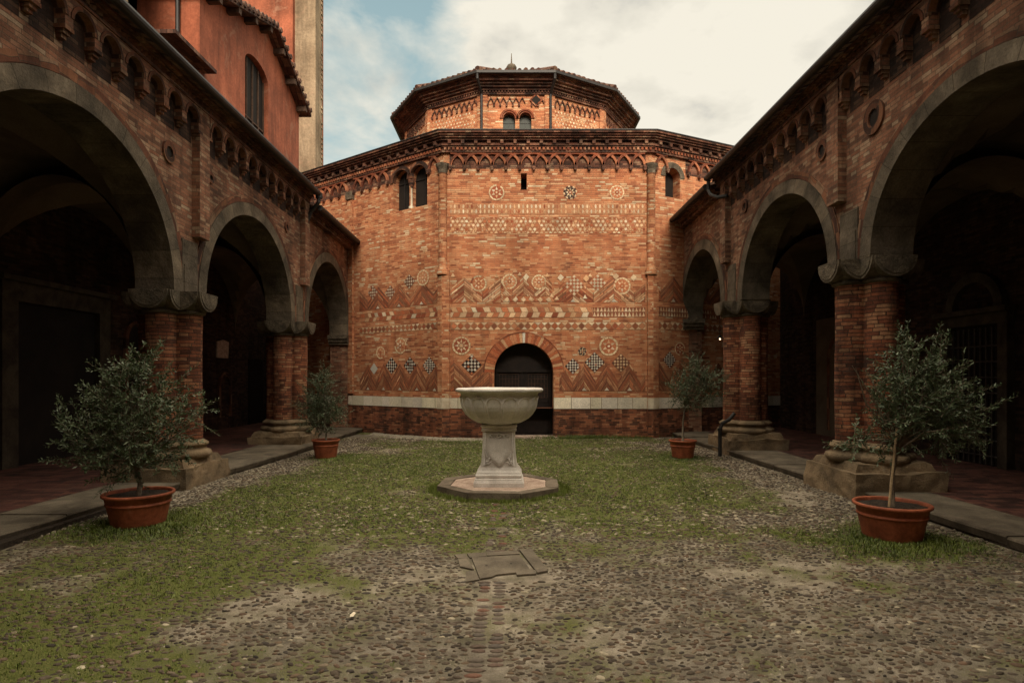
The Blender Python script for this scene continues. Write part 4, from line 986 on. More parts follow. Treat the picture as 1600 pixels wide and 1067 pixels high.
hob = empty('upper_house', 'upper orange wall rising behind the gabled house', 'house', (-12.5, 27, 0))
m = MB(); m.box(-20, -10.55, 29.2, 34, 5, 27); m.build('plastered_wall', M_orange, hob)
hb2 = empty('beige_house', 'beige brick building at the top left behind the arcade roof', 'house', (-13, 14, 0))
m = MB(); m.box(-16, -9.4, 9.5, hy(243)-.3, 5, 17); m.build('wall', M_beige, hb2)
m = MB(); m.box(-16.2, -9.2, 9.3, hy(243)-.1, 17, 17.2); m.build('roof', M_tile, hb2)
# building that closes the courtyard behind the camera
bh = empty('rear_church', 'tall brick church front closing the courtyard behind the viewer', 'church', (0, -7, 0))
m = MB(); m.box(-11, 12, -12, -7, -.2, 16.0); m.face([(-11, -7, 16), (12, -7, 16), (.5, -7, 20)]); m.face([(-11, -7, 16), (.5, -7, 20), (.5, -12, 20), (-11, -12, 16)]); m.face([(12, -7, 16), (.5, -7, 20), (.5, -12, 20), (12, -12, 16)]); m.build('wall', M_gal, bh)
# ------------------------------------------------------------------ lamp in the right gallery
lp = empty('hanging_lamp', 'small lit bulb hanging in the dark gallery behind the right potted olive', 'lamp', (6.0, 17.2, 2.75))
m = MB(); m.tube([(6.0, 17.2, 2.83), (6.0, 17.2, 4.4)], .008, 6); m.lathe(6.0, 17.2, [(.0, 2.92), (.03, 2.91), (.09, 2.83), (.095, 2.82)], 14); m.build('lamp_fitting', M_metal, lp)
mb_, t_, b_ = newmat('lamp_glow'); b_.inputs['Emission Color'].default_value = (1, .72, .42, 1); b_.inputs['Emission Strength'].default_value = 5.0
m = MB(); m.lathe(6.0, 17.2, [(.0, 2.78), (.015, 2.785), (.02, 2.80), (.015, 2.82), (.0, 2.83)], 12); m.build('bulb', mb_, lp, smooth=True)
# ------------------------------------------------------------------ ground, paving, cobbles and grass
def kx(side, Y):
    if side < 0: return -np.interp(Y, [-5, 5, 9, 13, 20], [5.3, 5.22, 4.98, 4.68, 4.60])
    return np.interp(Y, [-5, 5, 9, 13, 20], [4.98, 4.96, 4.88, 4.74, 4.62])
def nz(x, y, s, k=0): return mnoise.noise(Vector((x*s+k*13.7, y*s-k*5.3, k*1.7)))
GB = [(-3.2, 8.6, 1.5, 2.6, 1.0), (-2.0, 11.5, 2.2, 2.6, 1.0), (.0, 13.2, 3.2, 2.4, .95), (-1.6, 7.6, 1.6, 1.6, .75), (-.3, 9.3, 1.3, 1.1, .9), (1.7, 9.8, 2.3, 2.8, .92), (2.6, 6.6, 1.2, .8, .42), (.6, 6.5, 1.4, .8, .45), (.9, 7.2, 1.2, 1.0, .5), (-.9, 6.6, 1.4, .8, .55), (3.0, 12.4, 1.4, 2.4, .9), (.6, 8.2, 2.2, 2.0, .75), (-3.6, 7.6, 1.2, 1.6, .9), (-3.0, 5.6, 1.5, 1.3, .8), (-3.3, 4.2, 1.3, 1.2, .75), (4.0, 6.1, .75, .62, 1.1), (-4.25, 6.7, .9, .6, 1.2), (2.6, 5.2, .6, .35, .4), (3.0, 4.9, .25, .2, .6), (2.4, 7.6, .9, 1.0, .45), (-3.3, 12.7, 1.1, .8, 1.0), (3.6, 13.1, .9, .8, .9), (1.5, 16.3, 3.0, .6, .95), (-2.2, 3.4, .8, .5, .5), (0, 15.4, 3.5, 1.4, .8), (0, 3.4, 3, .5, .15)]
def grass(x, y):
    g = 0
    for a, b, rx, ry, w in GB: g = max(g, w*math.exp(-(((x-a)/rx)**2+((y-b)/ry)**2)**1.4))
    g += .42*nz(x, y, 1.3)+.32*nz(x, y, 3.3, 1)+.22*nz(x, y, 9, 2)-.03
    kl, kr = kx(-1, y), kx(1, y)
    for dd in (x-kl-.25, kr-x-.25):   # worn earth along the kerbs
        if 7.5 < y < 15 : g -= .75*math.exp(-((dd-.15)/.42)**2)
    return min(1, max(0, g))
def hgt(x, y): return (.020*nz(x, y, .8, 3)+.006*nz(x, y, 4, 4))*min(1, max(0, math.hypot(x+.1, (y-5.4))-.5))
def axis(lo, hi, st, far):
    a = list(np.arange(lo, hi+st/2, st)); s = st; l = lo; u = hi; L = []; U = []
    while u < far: s *= 1.6; l -= s; u += s; L.append(l); U.append(u)
    return np.array(L[::-1]+a+U)
gx, gy = axis(-5.4, 5.2, .07, 1500), axis(2.4, 17.6, .08, 1500)
V = []; Cc = []
for y in gy:
    for x in gx:
        inn = -5.5 < x < 5.3 and 2 < y < 18
        V.append((x, y, hgt(x, y) if inn else -.01)); g = grass(x, y) if inn else .4
        Cc.append((g, min(1, max(0, .5+.9*nz(x, y, .9, 7)+.5*nz(x, y, 2.7, 8))), 0))
nx_, ny_ = len(gx), len(gy); idx = np.arange(nx_*ny_).reshape(ny_, nx_)
Fq = np.stack([idx[:-1, :-1], idx[:-1, 1:], idx[1:, 1:], idx[1:, :-1]], -1).reshape(-1, 4)
M_ground, t, b = newmat('courtyard_earth'); at = N(t, 'ShaderNodeAttribute', attribute_name='Col'); sp = N(t, 'ShaderNodeSeparateColor'); t.links.new(at.outputs[0], sp.inputs[0]); ob = N(t, 'ShaderNodeTexCoord').outputs['Object']
f1 = noise(t, ob, 6.0, 8.0, .65); f2 = noise(t, ob, 90.0, 4.0, .7); f3 = noise(t, ob, 190.0, 3.0, .7)
sand = ramp(t, f1, [(.3, (.085, .070, .052)), (.5, (.215, .180, .138)), (.7, (.35, .305, .245))])
sand = mix(t, 1.0, sand, ramp(t, sp.outputs[1], [(.45, .78), (.95, 1.25)]), 'MULTIPLY')
sand = mix(t, 1.0, sand, ramp(t, f3, [(.32, .35), (.68, 1.55)]), 'MULTIPLY')
grn = ramp(t, f2, [(.3, (.045, .052, .012)), (.5, (.098, .108, .024)), (.68, (.17, .155, .055))])
gm = mth(t, 'ADD', sp.outputs[0], mth(t, 'MULTIPLY', mth(t, 'SUBTRACT', f2, .5), .9)); gm = ramp(t, gm, [(.08, 0.0), (.46, 1.0)])
ms_ = ramp(t, noise(t, ob, 3.4, 7.0, .65), [(.48, 0.0), (.64, .38)]); sand = mix(t, ms_, sand, (.085, .080, .036))
t.links.new(mix(t, gm, sand, grn), b.inputs['Base Color']); bump(t, b, mth(t, 'ADD', f2, mth(t, 'MULTIPLY', f3, .6)), .012)
g = np_mesh('ground', np.array(V), Fq, M_ground, np.array(Cc)); setp(g, kind='structure')
# gallery pavements
for side, nm in ((-1, 'left'), (1, 'right')):
    q = MB(); y = -4.5; xin = side*(5.9 if side < 0 else 5.75); rs_ = random.Random(3+side)
    while y < 21:
        y2 = y+rs_.uniform(1.1, 2.0); z = .125+rs_.uniform(-.008, .008); ns = 6; g_ = .006; o1, o2 = [], []
        for i in range(ns+1):
            yy = y+g_+(y2-y-2*g_)*i/ns; o1.append((float(kx(side, yy))+side*(.02*nz(0, yy, 2.5, 11)+.012*nz(0, yy, 9, 4)), yy)); o2.append((xin, yy))
        poly = o1+o2[::-1]; q.prism([(a, b) for a, b in poly], 0, 0) if 0 else None
        q.face([(a, b, z) for a, b in poly])
        for (a, b), (c, d_) in zip(o1, o1[1:]):
            w = .018*side; q.face([(a, b, z), (c, d_, z), (c-w*.6, d_, z-.02), (a-w*.6, b, z-.02)]); q.face([(a-w*.6, b, z-.02), (c-w*.6, d_, z-.02), (c+w, d_, z-.10), (a+w, b, z-.10)])
            q.face([(a+w*2.5, b, z-.10), (c+w*2.5, d_, z-.10), (c+w*2.5, d_, -.08), (a+w*2.5, b, -.08)])
        for e in (0, -1): q.face([(*o1[e], z), (*o2[e], z), (*o2[e], -.05), (*o1[e], -.05)])
        y = y2
    o = q.build('pavement', M_pave); setp(o, kind='structure')
    q = MB(); x1 = side*9.3; q.box(min(xin, x1), max(xin, x1), -4.5, 24, -.05, .128); o = q.build('gallery_floor', M_floor); setp(o, kind='structure')
    q = MB(); a_ = float(kx(side, 10)); q.box(min(a_+side*.12, x1), max(a_+side*.12, x1), -4.5, 24, -.05, .06); o = q.build('gallery_bed', M_soil); setp(o, kind='structure')
# cobbles
def keepout(x, y):
    if (x+.166)**2+(y-9.2)**2 < .95**2: return True
    if -.53+.18*(5.93-y) < x < .20+.17*(5.93-y) and 5.02 < y < 5.90: return True
    if -.265 < x < -.03 and 3 < y < 5: return True
    if -.265 < x < -.03 and 5.8 < y < 8.3 and random.random() < .5: return True
    return not (kx(-1, y)+.03 < x < kx(1, y)-.03)
def face_y(x): return 17 if -1.88 < x < 4 else (17+.708*(-1.88-x) if x < -1.88 else 17+.47*(x-4))
def domes(name, P, colr, mat, label, cat):
    """P rows: x,y,z,rx,ry,h,rot"""
    P = np.array(P); n = len(P); K = 9; prof = [(1.0, -.45), (.97, .15), (.78, .68), (.42, .95)]
    T = []
    for r, z in prof: T += [(r*math.cos(2*PI*k/K), r*math.sin(2*PI*k/K), z) for k in range(K)]
    T.append((0, 0, 1)); T = np.array(T); m = len(T); Fc = []
    for i in range(3):
        for k in range(K): q = (k+1) % K; Fc += [(i*K+k, i*K+q, (i+1)*K+q), (i*K+k, (i+1)*K+q, (i+1)*K+k)]
    for k in range(K): Fc.append((3*K+k, 3*K+(k+1) % K, m-1))
    Fc = np.array(Fc)
    sh = 1+rng.normal(0, .10, (n, m)); X = T[None, :, 0]*P[:, 3:4]*sh; Y = T[None, :, 1]*P[:, 4:5]*sh; Z = T[None, :, 2]*P[:, 5:6]*(1+rng.normal(0, .06, (n, m)))
    c, s = np.cos(P[:, 6:7]), np.sin(P[:, 6:7]); V = np.stack([P[:, 0:1]+X*c-Y*s, P[:, 1:2]+X*s+Y*c, P[:, 2:3]+Z], -1).reshape(-1, 3)
    FF = (Fc[None]+(np.arange(n)*m)[:, None, None]).reshape(-1, 3)
    o = np_mesh(name, V, FF, mat, np.repeat(np.array(colr), m, axis=0)); setp(o, label, cat, kind='stuff'); return o
U0 = random.uniform; P = []; Cl = []; y = 3.0
SC = [(.075, .056, .040), (.095, .070, .050), (.052, .041, .033), (.125, .092, .062), (.09, .066, .050), (.17, .13, .092), (.12, .075, .05), (.14, .095, .062), (.085, .062, .046)]
while y < 16.9:
    dy = .038 if y < 8 else .060; x = -5.3+random.uniform(0, .1)
    while x < 5.1:
        rx = random.uniform(.012, .037)*random.uniform(.75, 1.1); ry = rx*random.uniform(.38, .75); px_, py_ = x+rx+random.uniform(-.01, .01), y+random.uniform(-.022, .022); x += 2*rx+random.uniform(.001, .026)
        if abs(px_) > (py_+.2)*.92 or keepout(px_, py_) or py_ > face_y(px_)-.1: continue
        g_ = grass(px_, py_); dens = .93-.50*g_
        bare = .5+.9*nz(px_, py_, .9, 7)+.5*nz(px_, py_, 2.7, 8)   # sandy places where the stones are buried
        if bare > .88: dens *= .35
        if random.random() > dens: continue
        col = random.choice(SC); k = random.uniform(.75, 1.25)
        if random.random() < (.02 if py_ < 6.5 else .16): col = (.42, .36, .26); k = random.uniform(.7, 1.1)
        hh = random.uniform(.004, .013) if py_ < 6.5 else random.uniform(.006, .015)
        P.append((px_, py_, hgt(px_, py_)-.001, rx, ry, hh, random.gauss(0, .45)+.15*math.sin(px_*.9))); Cl.append(tuple(c*k for c in col))
    y += dy
print('cobbles', len(P))
for _ in range(17000):
    y = 3.1+4.6*random.random()**1.3; x = U0(-1, 1)*min(4.8, (y+.2)*.92)
    if keepout(x, y) or grass(x, y) > .5 or (nz(x, y, 2.2, 31)+.6*nz(x, y, 7, 12)) < random.uniform(-.5, .35): continue
    r_ = random.uniform(.003, .011); P.append((x, y, hgt(x, y)-.001, r_, r_*random.uniform(.5, .95), r_*.6, U0(0, 3))); k = random.uniform(.5, 1.25); c = random.choice(((.30, .25, .19), (.20, .16, .12), (.12, .095, .07), (.36, .31, .25))); Cl.append(tuple(v*k for v in c))
domes('cobblestones', P, Cl, M_pebble, 'brown river cobbles set in sandy earth across the courtyard floor', 'cobblestones')
# pale gravel along the church wall
P = []; Cl = []
for _ in range(2600):
    x = random.uniform(-4.2, .1); y = face_y(x)-.12-abs(random.gauss(0, .30))
    P.append((x, y, hgt(x, y), random.uniform(.015, .035), random.uniform(.012, .025), random.uniform(.01, .02), random.uniform(0, 3))); k = random.uniform(.5, 1.15); Cl.append((.40*k, .35*k, .27*k))
for _ in range(500):
    y = random.uniform(6.2, 14); sd_ = random.choice((-1, 1)); x = float(kx(sd_, y))-sd_*abs(random.gauss(.05, .10))
    P.append((x, y, hgt(x, y), random.uniform(.012, .04), random.uniform(.012, .03), random.uniform(.01, .025), random.uniform(0, 3))); k = random.uniform(.4, 1.0); Cl.append((.30*k, .25*k, .19*k))
domes('gravel', P, Cl, M_pebble, 'pale loose gravel along the foot of the church wall and the kerbs', 'gravel')
# setts of the centre line
P = []; Cl = []; y = 3.0; q = MB()
while y < 8.25:
    st = random.uniform(.055, .075)
    if not (4.98 < y < 5.82):
        for cx_ in (-.205, -.085):
            if random.random() < (.72 if y < 5 else .35):
                w = random.uniform(.042, .058); h = st*.40; c = random.choice([(.12, .085, .065), (.13, .10, .08), (.13, .085, .065), (.18, .09, .062), (.15, .12, .095), (.11, .09, .075)]); P.append((cx_+random.uniform(-.008, .008), y+st/2, hgt(cx_, y), w, h, random.uniform(.008, .016), random.gauss(0, .06))); Cl.append(c)
    y += st
domes('centre_line_setts', P, Cl, M_pebble, 'double row of reddish setts running from the foreground to the inspection slab', 'stone setts')
# manhole
mh = empty('inspection_cover', 'grey square stone cover with a broken stone surround sunk in the cobbles before the font', 'manhole cover', (-.1, 5.4, 0))
def slab(name, pts, z, mat, par, amp=0): 
    q = MB(lambda a, b, d: (a, b, d)); w = [gpt(x, y_) for x, y_ in pts]; q.prism(w, -.04, z*.8); return q.build(name, mat, par)
sc_ = lambda L: [(500+a*.3125, 780+b*.3125) for a, b in L]
slab('cover_slab', sc_([(758, 298), (997, 285), (1050, 358), (1085, 362), (1080, 380), (985, 386), (980, 374), (880, 385), (860, 395), (800, 405)]), .022, M_pave, mh)
slab('frame_stone', sc_([(735, 277), (830, 272), (832, 291), (750, 298)]), .02, M_pave, mh); slab('frame_stone', sc_([(833, 271), (988, 265), (998, 281), (835, 290)]), .024, M_pave, mh)
slab('frame_stone', sc_([(997, 259), (1060, 257), (1140, 366), (1088, 376)]), .026, M_pave, mh); slab('frame_stone', sc_([(690, 305), (735, 300), (770, 358), (700, 342)]), .020, M_pave, mh)
slab('frame_stone', sc_([(730, 366), (772, 362), (797, 408), (730, 418)]), .018, M_pave, mh); slab('frame_stone', sc_([(672, 282), (728, 277), (734, 298), (690, 300)]), .016, M_pave, mh)
for a, b in ((832, 340), (955, 330)):
    w = gpt(*sc_([(a, b)])[0]); q = MB(); q.lathe(w[0], w[1], [(0, .0185), (.012, .0185), (.014, .0165)], 10); q.build('lifting_hole', M_dark, mh)
# grass blades
B = []; hs = []
def addgrass(n, fx, fy, thr, h0, h1, wf=1.0):
    global B
    k = 0; tries = 0
    while k < n and tries < n*30:
        tries += 1; x, y = fx(), fy()
        if abs(x) > (y+.2)*.92 or y > face_y(x)-.05 or not (kx(-1, y)+.0 < x < kx(1, y)): continue
        if (x+.166)**2+(y-9.2)**2 < .90**2 or (-.42 < x < .30 and 5.02 < y < 5.72): continue
        g_ = grass(x, y)
        if g_ < thr+random.random()*.5: continue
        k += 1; z = hgt(x, y); tone = min(1, max(0, .42+.55*nz(x, y, 1.6, 21)+random.gauss(0, .2)))
        for j in range(5):
            a = random.uniform(0, 2*PI); h = random.uniform(h0, h1)*(.6+.6*g_); w = random.uniform(.0025, .005)*wf; ox, oy = x+random.gauss(0, .018), y+random.gauss(0, .018); ln = random.uniform(.3, 1.1)*h
            ca, sa = math.cos(a), math.sin(a); B.append(((ox-sa*w, oy+ca*w, z-.004), (ox+sa*w, oy-ca*w, z-.004), (ox+ca*ln, oy+sa*ln, z+h))); hs.append(tone)
U = random.uniform
addgrass(8500, lambda: U(-4.6, 4.6), lambda: U(3.2, 7.2), .22, .008, .022)
addgrass(25000, lambda: U(-4.8, 4.8), lambda: U(6.8, 16.9), .16, .010, .027, 1.5)
for cx_, cy_, rr, n_ in ((-4.3, 6.95, .75, 1900), (4.05, 6.3, .85, 2200), (-3.9, 12.7, .6, 500), (3.7, 12.6, .6, 500)): addgrass(n_, lambda: random.gauss(cx_, rr*.6), lambda: random.gauss(cy_, rr*.45), -.3, .014, .042, 1.3)
for i in range(620):
    a = U(0, 2*PI); r = random.gauss(1.0, .05); x, y = -.166+r*math.cos(a)*1.0, 9.2+r*math.sin(a)
    for j in range(6):
        h = U(.02, .05); w = U(.003, .006); b_ = U(0, 2*PI); ox, oy = x+U(-.03, .03), y+U(-.03, .03); B.append(((ox-w, oy, 0), (ox+w, oy, 0), (ox+math.cos(b_)*h*.5, oy+math.sin(b_)*h*.5, h+.01))); hs.append(U(.4, .9))
for i in range(500): # weeds at the wall foot
    x = random.gauss(2.2, .7) if i < 300 else U(.9, 3.9); y = face_y(x)-.1-abs(random.gauss(0, .06))
    for j in range(5): h = U(.03, .13 if i < 300 else .06); w = U(.004, .008); a = U(0, 2*PI); B.append(((x-w, y, 0), (x+w, y, 0), (x+math.cos(a)*h*.5, y+math.sin(a)*h*.5, h))); hs.append(U(.1, .5))
print('blades', len(B))
V = np.array(B).reshape(-1, 3); o = np_mesh('grass', V, np.arange(len(V)).reshape(-1, 3), M_grass, np.repeat(np.array(hs), 3)[:, None], smooth=False)
setp(o, 'short green grass growing between the cobbles and around the font', 'grass', kind='stuff')
# ------------------------------------------------------------------ font
FX, FY = -.166, 9.2
font = empty('stone_font', 'pale stone font, wide bowl on a carved pedestal, in the middle of the courtyard', 'font', (FX, FY, 0))
q = MB(); rs_ = random.Random(5); n = 8; R0 = .965
oc = [(FX+R0*math.cos(PI/8+i*PI/4-.06)*1.0, FY+R0*math.sin(PI/8+i*PI/4-.06)*.98) for i in range(n)]; ic = [(FX+(x-FX)*.80, FY+(y-FY)*.80) for x, y in oc]
for i in range(n):
    a, b, c, d_ = oc[i], oc[(i+1) % n], ic[(i+1) % n], ic[i]; L = lambda p, q_, t: (p[0]+(q_[0]-p[0])*t, p[1]+(q_[1]-p[1])*t)
    zz = .098+rs_.uniform(-.004, .006); g_ = .008; A, B_ = L(a, b, g_), L(a, b, 1-g_); C_, D_ = L(d_, c, 1-g_), L(d_, c, g_); m_ = 6
    out = [L(A, B_, t/m_) for t in range(m_+1)]; out = [(x+(x-FX)*.018*nz(x, y, 5, 2), y+(y-FY)*.018*nz(x, y, 5, 2)) for x, y in out]
    q.face([(*p, zz) for p in out]+[(*C_, zz), (*D_, zz)])
    for p, p2 in zip(out, out[1:]): q.face([(*p, zz), (*p2, zz), (p2[0]*1.0, p2[1], -.03), (p[0], p[1], -.03)])
    for p, p2 in ((A, D_), (B_, C_), (C_, D_)): q.face([(*p, zz), (*p2, zz), (*p2, 0), (*p, 0)])
q.build('octagonal_step', M_fontslab, font)
q = MB(); nn = 60
rimc = [(FX+.80*math.cos(2*PI*i/nn), FY+.80*math.sin(2*PI*i/nn)) for i in range(nn)]; q.face([(x, y, .092) for x, y in [(FX+(x-FX)*.99, FY+(y-FY)*.99) for x, y in ic]]); o = q.build('cement_bed', M_pink, font)
q = MB()
pr_ = [(.372, .088), (.372, .155), (.362, .165), (.362, .175), (.355, .18), (.352, .205), (.335, .22), (.345, .235), (.345, .26), (.330, .275), (.322, .30), (.295, .33), (.275, .37), (.258, .5), (.248, .62), (.243, .76), (.243, .90), (.26, .905), (.262, .93), (.25, .945), (.262, .965), (.272, .98), (.262, .995), (.25, 1.0)]
for (r1_, z1_), (r2_, z2_) in zip(pr_, pr_[1:]):
    def sq(r, z): 
        c = min(.012, r*.05); return [(FX-r+c, FY-r, z), (FX+r-c, FY-r, z), (FX+r, FY-r+c, z), (FX+r, FY+r-c, z), (FX+r-c, FY+r, z), (FX-r+c, FY+r, z), (FX-r, FY+r-c, z), (FX-r, FY-r+c, z)]
    a, b = sq(r1_, z1_), sq(r2_, z2_)
    for i in range(8): j = (i+1) % 8; q.face([a[i], a[j], b[j], b[i]])
ped = q.build('pedestal', M_font, font)
def pface(z): return FY-(np.interp(z, [.37, .5, .62, .76, .9], [.275, .258, .248, .243, .243]))
# shield with its border, scrolls and sprays
def onp(x, z, d): return (FX+x, float(pface(z))-d, z)
q = MB(onp); so_ = [(-.155, .80), (-.05, .805), (0, .79), (.05, .805), (.155, .80)]+[(.16*math.cos(t*PI/2)**.7 if t < 1 else 0, .66-.27*t) for t in (.0, .2, .4, .6, .8, 1)]+[(-.16*math.cos(t*PI/2)**.7, .66-.27*t) for t in (.8, .6, .4, .2, .0)]
q.prism(so_, -.01, .030); si = [(x*.84, .635+(z-.635)*.86) for x, z in so_]; q.prism(si, .0, .046); q.build('carved_shield', M_font, ped)
q = MB()
for sg in (-1, 1):
    pts = [onp(sg*(.02+.11*t), .83+.035*math.sin(t*7), .018) for t in np.linspace(0, 1, 9)]; q.tube(pts, .014, 6)
    pts = [onp(sg*(.10+.045*math.cos(t)*(1-t/9)), .83+.045*math.sin(t)*(1-t/9), .016) for t in np.linspace(0, 6.5, 16)]; q.tube(pts, .011, 6)
    pts = [onp(sg*(.13+.06*t), .50-.07*t+.02*math.sin(t*9), .012) for t in np.linspace(0, 1, 8)]; q.tube(pts, .012, 6)
    pts = [onp(sg*(.21-.04*t), .60-.10*t, .012) for t in np.linspace(0, 1, 6)]; q.tube(pts, .010, 6)
    pts = [onp(sg*(.12+.09*t), .44-.03*t+.012*math.sin(t*12), .012) for t in np.linspace(0, 1, 9)]; q.tube(pts, .009, 6)
    q.tube([onp(sg*.222, .40, .004), onp(sg*.205, .6, .004), onp(sg*.20, .88, .004)], .009, 6)
q.tube([onp(-.20, .885, .004), onp(.20, .885, .004)], .009, 6)
q.tube([onp(.03*math.cos(t), .845+.03*math.sin(t), .02) for t in np.linspace(0, 6.3, 12)], .012, 6); q.build('carved_scrolls', M_font, ped, smooth=True)
# bowl, one continuous surface with raised petals
bp = [(.20, .995), (.27, 1.0), (.33, 1.02), (.40, 1.055), (.46, 1.10), (.51, 1.155), (.545, 1.21), (.568, 1.27), (.578, 1.33), (.583, 1.40), (.588, 1.455), (.60, 1.475), (.645, 1.483), (.670, 1.492), (.676, 1.505), (.676, 1.527), (.668, 1.540), (.650, 1.545), (.56, 1.543), (.53, 1.52), (.51, 1.40), (.44, 1.24), (.30, 1.15), (0.001, 1.13)]
ra, za2 = zip(*bp); D = [0]
for i in range(1, len(bp)): D.append(D[-1]+math.hypot(bp[i][0]-bp[i-1][0], bp[i][1]-bp[i-1][1]))
NS, NR = 720, 300; V = []; tt = np.concatenate([np.linspace(0, D[-1]*.44, 240), np.linspace(D[-1]*.44, D[-1], 61)[1:]]); rr_ = np.interp(tt, D, ra); zz_ = np.interp(tt, D, za2)
for i in range(5):
    rr_[1:-1] = (rr_[:-2]+2*rr_[1:-1]+rr_[2:])/4; zz_[1:-1] = (zz_[:-2]+2*zz_[1:-1]+zz_[2:])/4
io = int(np.argmax(rr_)); NP = 15
for i in range(NR):
    for k in range(NS):
        th = 2*PI*k/NS; r, z = rr_[i], zz_[i]; dr = 0
        if i < io and z < 1.42:
            ph = ((th*NP/(2*PI)+.55) % 1)-.5; x = ph*2*PI/NP*max(r, .3); hw_ = PI/NP*max(r, .3)*.90; zt_ = 1.325; zc_ = zt_-.0
            if z > zc_-.02: dist = math.hypot(x, (z-(zc_-.02))*1.0)-hw_*.96
            else: dist = abs(x)-hw_*.96*(1.0)
            ridge = math.exp(-(dist/.0095)**2); inside = 1/(1+math.exp(dist/.006)); fade = min(1, max(0, (z-1.01)/.12))
            dr = (.020*ridge-.010*inside+.016*inside*math.cos(min(1, abs(x)/hw_)*PI/2))*fade
        if i >= io-2 and r > .6: r += .004*math.sin(th*3+1)+.003*math.sin(th*7)
        V.append((FX+(r+dr)*math.cos(th), FY+(r+dr)*math.sin(th), z+(.002*math.sin(th*4) if z > 1.48 else 0)))
idx = np.arange(NR*NS).reshape(NR, NS); nxt = np.roll(idx, -1, 1); Fq = np.stack([idx[:-1], nxt[:-1], nxt[1:], idx[1:]], -1).reshape(-1, 4)
np_mesh('bowl', np.array(V), Fq, M_font, None, font)
# ------------------------------------------------------------------ potted olives
def potted_olive(cx, cy, rt, h, blobs, ntw, lsz, label, stake=False, seed=1, lean=0.0):
    rd = random.Random(seed); o = empty('potted_olive', label, 'potted tree', (cx, cy, 0), 'olive trees in terracotta pots')
    q = MB(); k = rt/.38
    q.lathe(cx, cy, [(0, .0), (rt*.72, .0), (rt*.75, .03), (rt*.86, h*.62), (rt*.87, h*.64), (rt*.895, h*.65), (rt*.895, h*.70), (rt*.875, h*.71), (rt*.88, h*.76), (rt*.90, h*.77), (rt*.91, h*.88), (rt*.97, h*.90), (rt*1.0, h*.925), (rt*1.0, h*.98), (rt*.98, h), (rt*.93, h), (rt*.90, h*.97), (rt*.89, h*.86)], 48)
    q.build('terracotta_pot', M_terra, o, smooth=True)
    q = MB(); n = 10
    for i in range(n):
        for j in range(24):
            a, b = 2*PI*j/24, 2*PI*(j+1)/24; r0, r1 = rt*.895*i/n, rt*.895*(i+1)/n; f = lambda r, t: (cx+r*math.cos(t), cy+r*math.sin(t), h*.90+.018*nz(cx+r*math.cos(t), cy+r*math.sin(t), 14)); q.face([f(r0, a), f(r1, a), f(r1, b), f(r0, b)])
    q.build('soil', M_soil, o)
    T = []
    for px, py, rp_, w in blobs: T.append((Vector((cx+(px-(VX+F*cx/cy))/F*cy, cy, EYE+(HY-py)/F*cy)), rp_/F*cy, w))
    zlo = min(t[0].z-t[1] for t in T); cen = sum((t[0] for t in T), Vector())/len(T); top = Vector((cx+(cen.x-cx)*.3+lean, cy, max(h+.35, zlo+.30)))
    q = MB(); tr = [Vector((cx, cy, h*.86)), Vector((cx+.012+lean*.3, cy+.01, h*.9+(top.z-h)*.5)), top]
    q.tube(tr, [.026*k+.006, .022*k, .019*k], 9); tips = []
    for tp, r, w in T:
        for _ in range(max(2, int(3*w))):
            e = tp+Vector((rd.gauss(0, r*.35), rd.gauss(0, r*.45), rd.gauss(0, r*.3))); mid = top.lerp(e, .5)+Vector((rd.gauss(0, .05), rd.gauss(0, .05), rd.uniform(0, .08))); q.tube([top-Vector((0, 0, rd.uniform(0, .12))), mid, e], [.011*k+.003, .007*k+.001, .003], 5, False); tips.append((mid, e, r))
    tw = []; tot = sum(t[1]**2*t[2] for t in T)
    for tp, r, w in T:
        for _ in range(int(ntw*r*r*w/tot)):
            u = Vector((rd.gauss(0, 1), rd.gauss(0, 1), rd.gauss(0, 1))).normalized()*r*rd.random()**.45; u.y *= 1.15; p = tp+u
            d = (u.normalized()*.7+Vector((rd.gauss(0, .45), rd.gauss(0, .45), rd.gauss(.35, .4)))).normalized(); L = rd.uniform(.12, .30)*(.7+.5*k)
            e = p+d*L+Vector((0, 0, -.02)); q.tube([p-d*L*.35, p+d*L*.4+Vector((0, 0, .012)), e], [.0035, .0025, .0012], 3, False); tw.append((p-d*L*.3, d, L*1.3))
    q.build('trunk', M_bark, o, smooth=True)
    V = []; cc = []
    for p, d, L in tw:
        s = d.cross(Vector((rd.gauss(0, 1), rd.gauss(0, 1), rd.gauss(0, 1)))).normalized(); s2 = d.cross(s); n_ = int(L/.013); base = rd.gauss(.45, .16)
        for i in range(n_):
            t = (i+.5)/n_; b = p+d*L*t; a = i*2.4+rd.gauss(0, .5); out = s*math.cos(a)+s2*math.sin(a); ld = (out*rd.uniform(.6, 1.1)+d*rd.uniform(.5, 1.0)+Vector((0, 0, rd.gauss(.05, .25)))).normalized()
            ll = lsz*rd.uniform(.6, 1.15)*(1-.35*t); w_ = ll*rd.uniform(.13, .20); sd2 = ld.cross(Vector((rd.gauss(0, 1), rd.gauss(0, 1), rd.gauss(0, .6)+.8))).normalized()*w_; m_ = b+ld*ll*.5
            V += [b, m_+sd2, b+ld*ll, m_-sd2]; c = min(1, max(0, base+rd.gauss(0, .16))); cc += [c]*4
    np_mesh('foliage', np.array([tuple(v) for v in V]), np.arange(len(V)).reshape(-1, 4), M_olive, np.array(cc)[:, None], o, smooth=False)
    if stake: q = MB(); q.tube([(cx-.05, cy-.03, h*.86), (cx+.03+lean, cy-.04, top.z+.12)], .012, 7); q.build('stake', M_cane, o, smooth=True)
    print('leaves', len(V)//4)
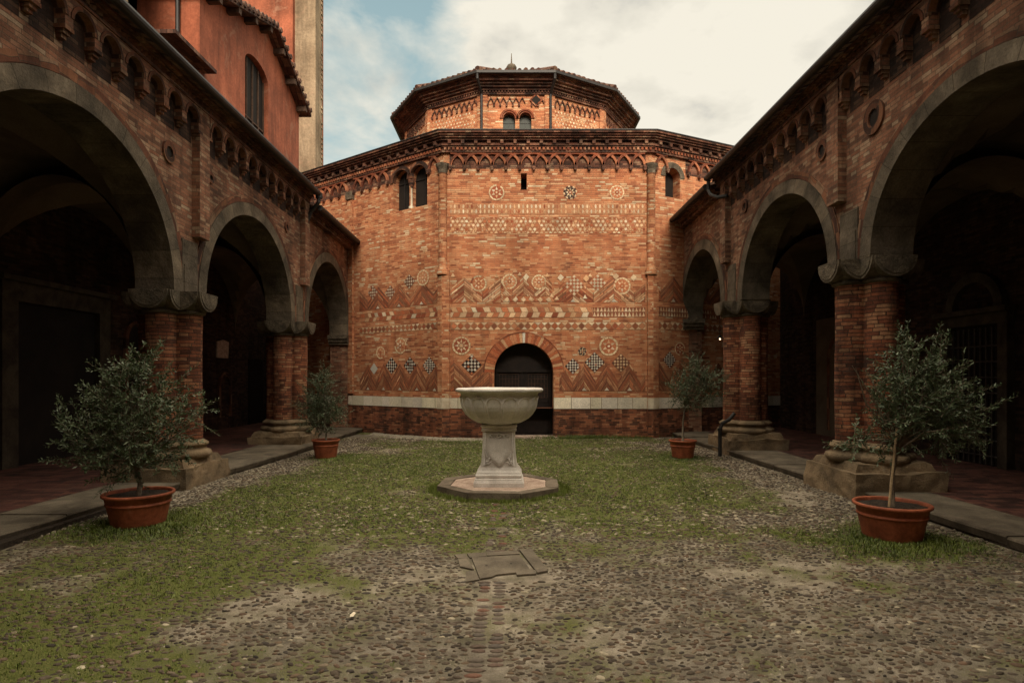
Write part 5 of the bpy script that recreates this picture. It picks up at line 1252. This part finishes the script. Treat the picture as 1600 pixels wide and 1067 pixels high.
potted_olive(-4.32, 7.0, .375, .375, [(222, 560, 22, 1), (205, 590, 32, 1), (215, 625, 48, 1), (165, 640, 40, 1), (250, 620, 38, .8), (132, 668, 34, .9), (108, 692, 20, .5), (180, 680, 55, 1), (240, 675, 52, 1), (200, 715, 45, .9), (150, 715, 30, .7), (300, 645, 22, .5), (322, 640, 12, .25), (262, 710, 32, .7), (120, 720, 20, .4)], 430, .070, 'wide bushy olive tree in a terracotta pot at the front left kerb', seed=4)
potted_olive(4.06, 6.4, .37, .375, [(1418, 540, 22, .8), (1440, 575, 38, 1), (1405, 590, 32, .8), (1360, 580, 14, .2), (1335, 572, 9, .12), (1465, 560, 16, .5), (1440, 625, 48, 1), (1395, 640, 40, .9), (1490, 620, 30, .7), (1500, 600, 22, .5), (1470, 665, 46, 1), (1410, 675, 36, .9), (1350, 690, 24, .6), (1335, 680, 16, .4), (1515, 645, 20, .5), (1545, 640, 14, .35), (1510, 690, 26, .5), (1378, 710, 20, .4)], 370, .068, 'airy olive tree tied to a cane stake in the pot at the front right kerb', stake=True, seed=9)
potted_olive(-3.92, 12.8, .295, .39, [(508, 590, 14, .8), (502, 610, 22, 1), (490, 632, 22, 1), (520, 635, 18, .9), (502, 655, 24, 1), (482, 655, 14, .7), (525, 658, 12, .6)], 330, .06, 'small upright olive tree in a terracotta pot beside the far left pier', seed=14)
potted_olive(3.66, 12.75, .29, .385, [(1085, 563, 11, .7), (1088, 585, 24, 1), (1065, 602, 20, 1), (1110, 598, 20, 1), (1085, 615, 26, 1), (1058, 622, 12, .8), (1115, 622, 14, .8), (1080, 635, 14, .6)], 330, .055, 'round crowned olive tree on a bare stem in a pot beside the far right pier', seed=21, lean=-.02)
# white feather on the cobbles
q = MB(); p = gpt(551, 967); q.face([(p[0]-.012, p[1]-.03, .03), (p[0]+.01, p[1]-.02, .028), (p[0]+.016, p[1]+.03, .034), (p[0]-.004, p[1]+.045, .036), (p[0]-.018, p[1]+.01, .032)])
o = q.build('feather', M_white); setp(o, 'tiny white feather lying on the cobbles in the left foreground', 'feather')
